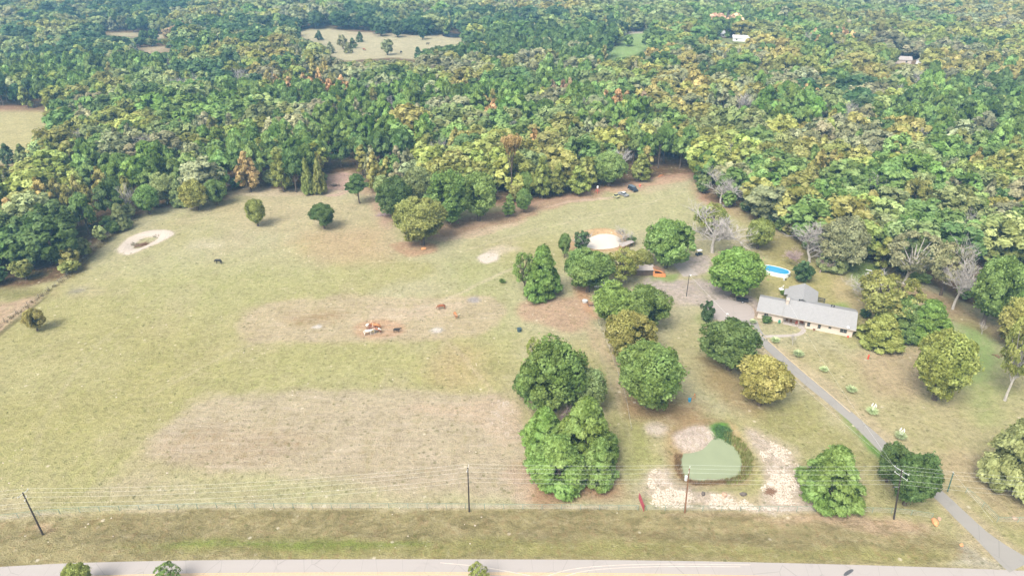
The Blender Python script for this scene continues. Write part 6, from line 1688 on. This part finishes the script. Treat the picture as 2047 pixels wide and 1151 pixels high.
# ------------------------------------------------------------------ rocks, stumps, brush
ROCK = simple_mat('sandstone', (.38, .26, .18), .95, .3, 2, bump=.4); DROCK = simple_mat('dark_rock', (.12, .10, .085), .95, .3, 2, bump=.4); ORK = simple_mat('orange_stone', (.55, .27, .12), .95, .25, 2)
def rock(bx, by, sx, sy, sz, mat, lab, seed, nm='boulder'):
    x, y = gp(bx, by); o_ = link(nm, MB().blob((0, 0, sz * .4), sx, sy, sz * .6, 9, 6, .45, seed).mesh(nm, mat), None, (x, y, tz(x, y)), seed * 1.1); tag(o_, lab, 'rock')
rock(1405, 991, .5, .4, .7, DROCK, 'small dark rock on white sand, first of three below the pond', 1)
rock(1447, 993, .6, .5, .8, ROCK, 'reddish brown rock in the middle of three below the pond', 2)
rock(1485, 990, .75, .4, .6, DROCK, 'flat dark rock on white sand, last of three below the pond', 3)
rock(1869, 1045, 1.0, .6, .8, ORK, 'orange sandstone block in the grass beside the drive', 4)
rock(1877, 1038, .35, .3, .6, ROCK, 'pale stone leaning on the orange sandstone block', 5)
rock(847, 498, .9, .6, .7, ORK, 'orange soil mound at the foot of the big olive oak', 6, 'dirt_mound')
rock(1922, 1090, .4, .3, .4, ORK, 'small rusty stone in the verge beside the drive', 7)
rock(2028, 1036, .5, .4, .5, ROCK, 'tan stone beyond the drive near the pipe fence', 8)
def brush(bx, by, wd_, h, mat, lab, seed, n=60, elong=1.6):
    x, y = gp(bx, by); r2 = random.Random(seed); m = MB()
    for k in range(n):
        a = r2.uniform(-.5, .5) + (r2.random() < .4) * 1.5; L = r2.uniform(.5, 1.0) * wd_ * .45; cx_, cy_, cz_ = r2.gauss(0, wd_ * .22 * elong), r2.gauss(0, wd_ * .16), abs(r2.gauss(0, h * .4))
        m.cyl((cx_ - math.cos(a) * L / 2, cy_ - math.sin(a) * L / 2, cz_), (cx_ + math.cos(a) * L / 2, cy_ + math.sin(a) * L / 2, cz_ + r2.uniform(-.2, .3)), r2.uniform(.03, .1), .03, 4, False)
    o_ = link('brush_pile', m.mesh('brush', mat), None, (x, y, tz(x, y)), .1 * seed); tag(o_, lab, 'brush pile')
brush(668, 372, 3.2, 1.0, BARK, 'dark pile of brush in the pale dirt clearing', 1, 90)
brush(1540, 984, 2.0, .7, WOODB, 'brown brush heap on white sand beside the wide cedar', 2, 90, 1.1)
brush(768, 430, 4.5, .9, TWIG_PINK, 'sprawling grey fallen branches at the end of the grove', 3, 160, 1.3)
brush(1262, 704, 2.6, 1.0, TWIG, 'dead grey branches below the olive grey tree', 4, 50, 1)
brush(1450, 412, 4.5, .9, TWIG, 'fallen grey limbs under the spreading leafless tree', 5, 60, 1.2)
brush(1995, 712, 2.4, .4, WOODB, 'dark fallen branch lying in the far yard', 6, 24, 1.4)
brush(285, 488, 4.2, .7, WOODB, 'brown brush lying in the sandy stock pit', 7, 120, 1.3)
brush(1320, 352, 2.4, .4, ORANGE, 'rusty scrap heap on the red bank beyond the navy truck', 8, 30, 1.6)

# ------------------------------------------------------------------ pampas clumps along the drive
def clump_mesh(seed, n=520):
    rng = np.random.RandomState(seed); V_ = []; 
    az = rng.uniform(0, 2 * PI, n); ln = rng.uniform(.7, 1.15, n); lean = rng.uniform(.1, .95, n)
    b0 = np.stack([np.cos(az) * .12, np.sin(az) * .12, np.zeros(n)], 1) * rng.uniform(0, 1, (n, 1))
    dirn = np.stack([np.cos(az) * lean, np.sin(az) * lean, np.ones(n)], 1); dirn = unit(dirn)
    mid = b0 + dirn * (ln * .6)[:, None]; tip = mid + unit(dirn * np.array([1.6, 1.6, .2])) * (ln * .55)[:, None]
    side = np.stack([-np.sin(az), np.cos(az), np.zeros(n)], 1) * .035
    v = np.stack([b0 - side, b0 + side, mid + side, mid - side], 1).reshape(-1, 3); f = np.arange(n * 4).reshape(n, 4)
    v2 = np.stack([mid - side, mid + side, tip], 1).reshape(-1, 3); f2 = np.arange(n * 3).reshape(n, 3)
    V_, F_ = join([(v, f), (v2, f2)]); me = mesh_np('blades', V_, F_, [LEAF]); fattr(me, 'lv', rng.uniform(.2, 1, 2 * n), 'FACE'); return me
CL = [clump_mesh(s) for s in (1, 2)]
for i, (bx, by, wpx, lab) in enumerate(((1504, 646, 16, 'green grass clump at the corner of the short brick wing'), (1549, 684, 20, 'green grass clump beside the curved footpath'), (1595, 712, 24, 'pale green grass clump, third along the drive from the house'),
        (1646, 742, 20, 'small pale grass clump where the drive kerb runs past mid lawn'), (1701, 783, 24, 'bushy green grass clump past the end of the kerb'), (1742, 827, 26, 'broad pale green grass clump halfway down the drive'), (1798, 876, 26, 'grass clump with white plumes above the dark glossy tree'))):
    x, y = gp(bx, by); s = wpx / scale_at(x, y) / 1.9
    o_ = thing('pampas_grass', lab, 'grass clump', (x, y, 0), i * 1.1, 'ornamental grasses along the drive'); o_.scale = (s, s, s * 1.1)
    l_ = link('blades', CL[i % 2], o_); l_['tint'] = [.42, .50, .24]
    if i in (5, 6):
        m = MB()
        for k in range(5):
            a = k * 1.26; p = (math.cos(a) * .3, math.sin(a) * .3, 1.3); m.cyl((0, 0, .2), p, .012, .012, 3, False); m.blob((p[0], p[1], 1.45), .07, .07, .22, 6, 4)
        part('plume', m, WHITE, o_)
# front lawn sapling, low weeds
for bx, by, ty, wpx, k_, cn, lab in ((1584, 690, 664, 16, 'bare', 'grey', 'thin bare sapling on the front lawn below the door'), (1004, 565, 557, 14, 'shrub', 'green', 'low green weed clump alone in mid pasture'), (1627, 656, 650, 9, 'shrub', 'green', 'little green bush against the long brick wall'), (1962, 668, 640, 18, 'bare', 'grey', 'thin pale bare sapling in the far yard')):
    x, y = gp(bx, by); h = height_to(x, y, ty); put_tree(HERO if k_ == 'shrub' else MID, k_, 0, x, y, wpx / scale_at(x, y), h, TINT[cn], .3, lab, 'shrub' if k_ == 'shrub' else 'tree')

# ------------------------------------------------------------------ far houses
def far_house(bx, by, wm, dm, wallm, roofm, lab, rz):
    x, y = gp(bx, by); o_ = thing('far_house', lab, 'house', (x, y, tz(x, y)), rz)
    part('wall', MB().box(-wm / 2, -dm / 2, -1, wm / 2, dm / 2, 3).prism([(-dm / 2, 3), (0, 4.6), (dm / 2, 3)], 'x', -wm / 2, wm / 2), wallm, o_)
    part('roof', MB().prism([(-dm / 2 - .5, 2.9), (0, 4.9), (dm / 2 + .5, 2.9), (dm / 2 + .5, 2.75), (0, 4.7), (-dm / 2 - .5, 2.75)], 'x', -wm / 2 - .5, wm / 2 + .5), roofm, o_)
    for u in (-wm * .3, wm * .25): part('window', MB().box(u - .6, -dm / 2 - .05, 1, u + .6, -dm / 2 - .003, 2.2), GLASS, o_)
WR = simple_mat('white_roof', (.75, .75, .75), .5, .05, .5)
far_house(1447, 74, 12, 8, WHITE, WR, 'white roofed distant house below the pinkish bare tree', .3)
far_house(1482, 84, 15, 6, WHITE, WR, 'long white distant trailer home among the trees', -.2)
far_house(1432, 62, 8, 6, WHITE, SHING, 'small grey roofed distant house among the trees', .6)
far_house(1386, 46, 12, 8, WHITE, SHING, 'pale grey distant house at the top of the woods', .1)
far_house(1619, 50, 12, 8, WHITE, WR, 'tiny white distant house deep in the woods', .1)
far_house(1800, 124, 13, 8, BRICK, TIN, 'tan roofed distant house beside the grey wooded hollow', -.3)
far_house(1848, 128, 10, 6, WHITE, WR, 'white distant shed beside the tan roofed house', .2)

# ------------------------------------------------------------------ reeds, weeds and stones
def scatter_blades(name, x, y, z, hgt, tint, n_per=7, wid_=.05, spread=.22, seed=3):
    rng = np.random.RandomState(seed); N_ = len(x); n = N_ * n_per
    bx_ = np.repeat(x, n_per) + rng.normal(size=n) * spread; by_ = np.repeat(y, n_per) + rng.normal(size=n) * spread; bz_ = np.repeat(z, n_per) - .05
    az = rng.uniform(0, 2 * PI, n); ln = np.repeat(hgt, n_per) * rng.uniform(.6, 1.2, n); lean = rng.uniform(.05, .45, n)
    s = np.stack([-np.sin(az), np.cos(az), 0 * az], 1) * wid_; b0 = np.stack([bx_, by_, bz_], 1); tip = b0 + np.stack([np.cos(az) * lean, np.sin(az) * lean, 0 * az + 1], 1) * ln[:, None]
    v = np.stack([b0 - s, b0 + s, tip + s * .3], 1).reshape(-1, 3)
    me = mesh_np(name, v, np.arange(n * 3).reshape(n, 3), [LEAF]); fattr(me, 'lv', rng.uniform(.1, 1, n), 'FACE')
    o_ = stuff(link(name, me)); o_['tint'] = list(tint); return o_
rng = np.random.RandomState(5)
pa = np.array(pond); lo, hi = pa.min(0) - 4, pa.max(0) + 4
rx = rng.uniform(lo[0], hi[0], 9000); ry = rng.uniform(lo[1], hi[1], 9000); s = sdist(rx, ry, pond); qx, qy = proj(rx, ry)
low = (qy > 925) | (qx < 1368); beach = (qy < 905) & (qx < 1425)
b1 = (s > -.15) & (s < 1.15 * (.7 + .6 * fbm(rx, ry, 3, 2, 9))) & low & ~beach
k = b1 & ~((qx > 1470) & (rng.rand(9000) < .7))
scatter_blades('reeds', rx[k], ry[k], terrain(rx[k], ry[k]), np.full(k.sum(), .75), (.30, .19, .08), 6)
k = (s > -.1) & (s < 1.9) & (qx > 1450) & ~beach & (qy < 968) & (rng.rand(9000) < .5)
scatter_blades('reeds', rx[k], ry[k], terrain(rx[k], ry[k]), np.full(k.sum(), .9), (.20, .22, .05), 6)
k = (s > -.4) & (s < 3.0) & (qy < 905) & (qx > 1428) & (qx < 1462)
scatter_blades('reeds', rx[k], ry[k], terrain(rx[k], ry[k]), np.full(k.sum(), .55), (.09, .17, .06), 6)
p2 = np.array(pit); rx = rng.uniform(p2[:, 0].min() - 2, p2[:, 0].max() + 2, 900); ry = rng.uniform(p2[:, 1].min() - 2, p2[:, 1].max() + 2, 900); s = sdist(rx, ry, pit); k = (s < 0) & (fbm(rx, ry, 4, 2, 3) > .56)
scatter_blades('weeds', rx[k], ry[k], terrain(rx[k], ry[k]), np.full(k.sum(), .6), (.16, .15, .06), 5)
# weed tufts dotted over the pasture
rx = rng.uniform(-170, 90, 5200); ry = rng.uniform(90, 300, 5200); qx, qy = proj(rx, ry)
k = (qx > -30) & (qx < 1200) & (qy < 1012) & ~wooded(rx, ry) & (fbm(rx, ry, 20, 3, 8) > .46) & (rng.rand(5200) < np.interp(qy, [400, 1000], [.25, 1.0]))
scatter_blades('weeds', rx[k], ry[k], terrain(rx[k], ry[k]), rng.uniform(.1, .3, k.sum()), (.075, .09, .03), 12, .06, .13)
# rank grass on the verge bank and along the old fence
rx = rng.uniform(-75, 62, 26000); ry = rng.uniform(82.5, 97.5, 26000); qx, qy = proj(rx, ry)
k = (qy > 1022) & (qy < 1112) & (fbm(rx, ry * 3, 6, 3, 4) > .44) & (wooded(rx, ry) == False) & (qx < 1850)
scatter_blades('verge_grass', rx[k], ry[k], terrain(rx[k], ry[k]), rng.uniform(.08, .22, k.sum()), (.17, .14, .075), 5, .035, .3)
fx = resample(np.array(P([(-40, 684), (30, 630), (84, 592), (130, 558), (180, 507), (240, 456), (268, 442)])), .5); fx = fx + rng.normal(size=fx.shape) * .7
scatter_blades('fence_grass', fx[:, 0], fx[:, 1], terrain(fx[:, 0], fx[:, 1]), rng.uniform(.4, 1.0, len(fx)), (.17, .14, .07), 10, .06, .35)
# pale stones and clods
def stones(name, x, y, sz, mat, seed):
    rng = np.random.RandomState(seed); n = len(x); z = terrain(x, y)
    oc = np.array([(1, 0, 0), (0, 1, 0), (-1, 0, 0), (0, -1, 0), (0, 0, .7)], float)
    j = rng.uniform(.6, 1.2, (n, 5, 3)); a = rng.uniform(0, PI, n); c, s_ = np.cos(a), np.sin(a)
    o_ = oc[None] * j; r_ = np.stack([o_[..., 0] * c[:, None] - o_[..., 1] * s_[:, None], o_[..., 0] * s_[:, None] + o_[..., 1] * c[:, None], o_[..., 2]], -1) * sz[:, None, None]
    v = (r_ + np.stack([x, y, z - .02], 1)[:, None]).reshape(-1, 3); f = np.array([(0, 1, 4), (1, 2, 4), (2, 3, 4), (3, 0, 4)])[None] + (np.arange(n) * 5)[:, None, None]
    return stuff(link(name, mesh_np(name, v, f.reshape(-1, 3), [mat])))
PALE = simple_mat('pale_clods', alb(244, 228, 208, .5), .95, .1, .5)
rx = rng.uniform(20, 75, 30000); ry = rng.uniform(92, 120, 30000)
sm = (sd_box(rx, ry, P([(1500, 862), (1580, 900), (1610, 950), (1640, 1000), (1670, 1015), (1600, 1020), (1500, 1018), (1295, 1012), (1296, 940), (1328, 935), (1345, 978), (1400, 990), (1500, 988), (1540, 960), (1520, 910)]), 5) < 0) & (fbm(rx, ry, 4, 4, 6) > .5)
stones('pale_clods', rx[sm], ry[sm], rng.uniform(.08, .28, sm.sum()), PALE, 1)
rx = rng.uniform(-110, 60, 1500); ry = rng.uniform(84, 240, 1500); qx, qy = proj(rx, ry)
k = (qx > -20) & (qx < 1260) & (fbm(rx, ry, 14, 3, 12) > .56)
stones('pale_stones', rx[k], ry[k], rng.uniform(.10, .28, k.sum()), PALE, 2)


# ------------------------------------------------------------------ the air
hz, nt = new_mat('haze'); t = NT(nt)
pv = t.n('VolumePrincipled'); pv.inputs['Density'].default_value = .00024; pv.inputs['Color'].default_value = (.30, .62, 1.0, 1)
pv.inputs['Anisotropy'].default_value = 0.0
o = t.n('OutputMaterial'); t.l(pv.outputs[0], o.inputs['Volume'])
hb = MB().box(-1600, -260, -9, 1600, 1500, 104)
stuff(link('haze', hb.mesh('haze', hz)))
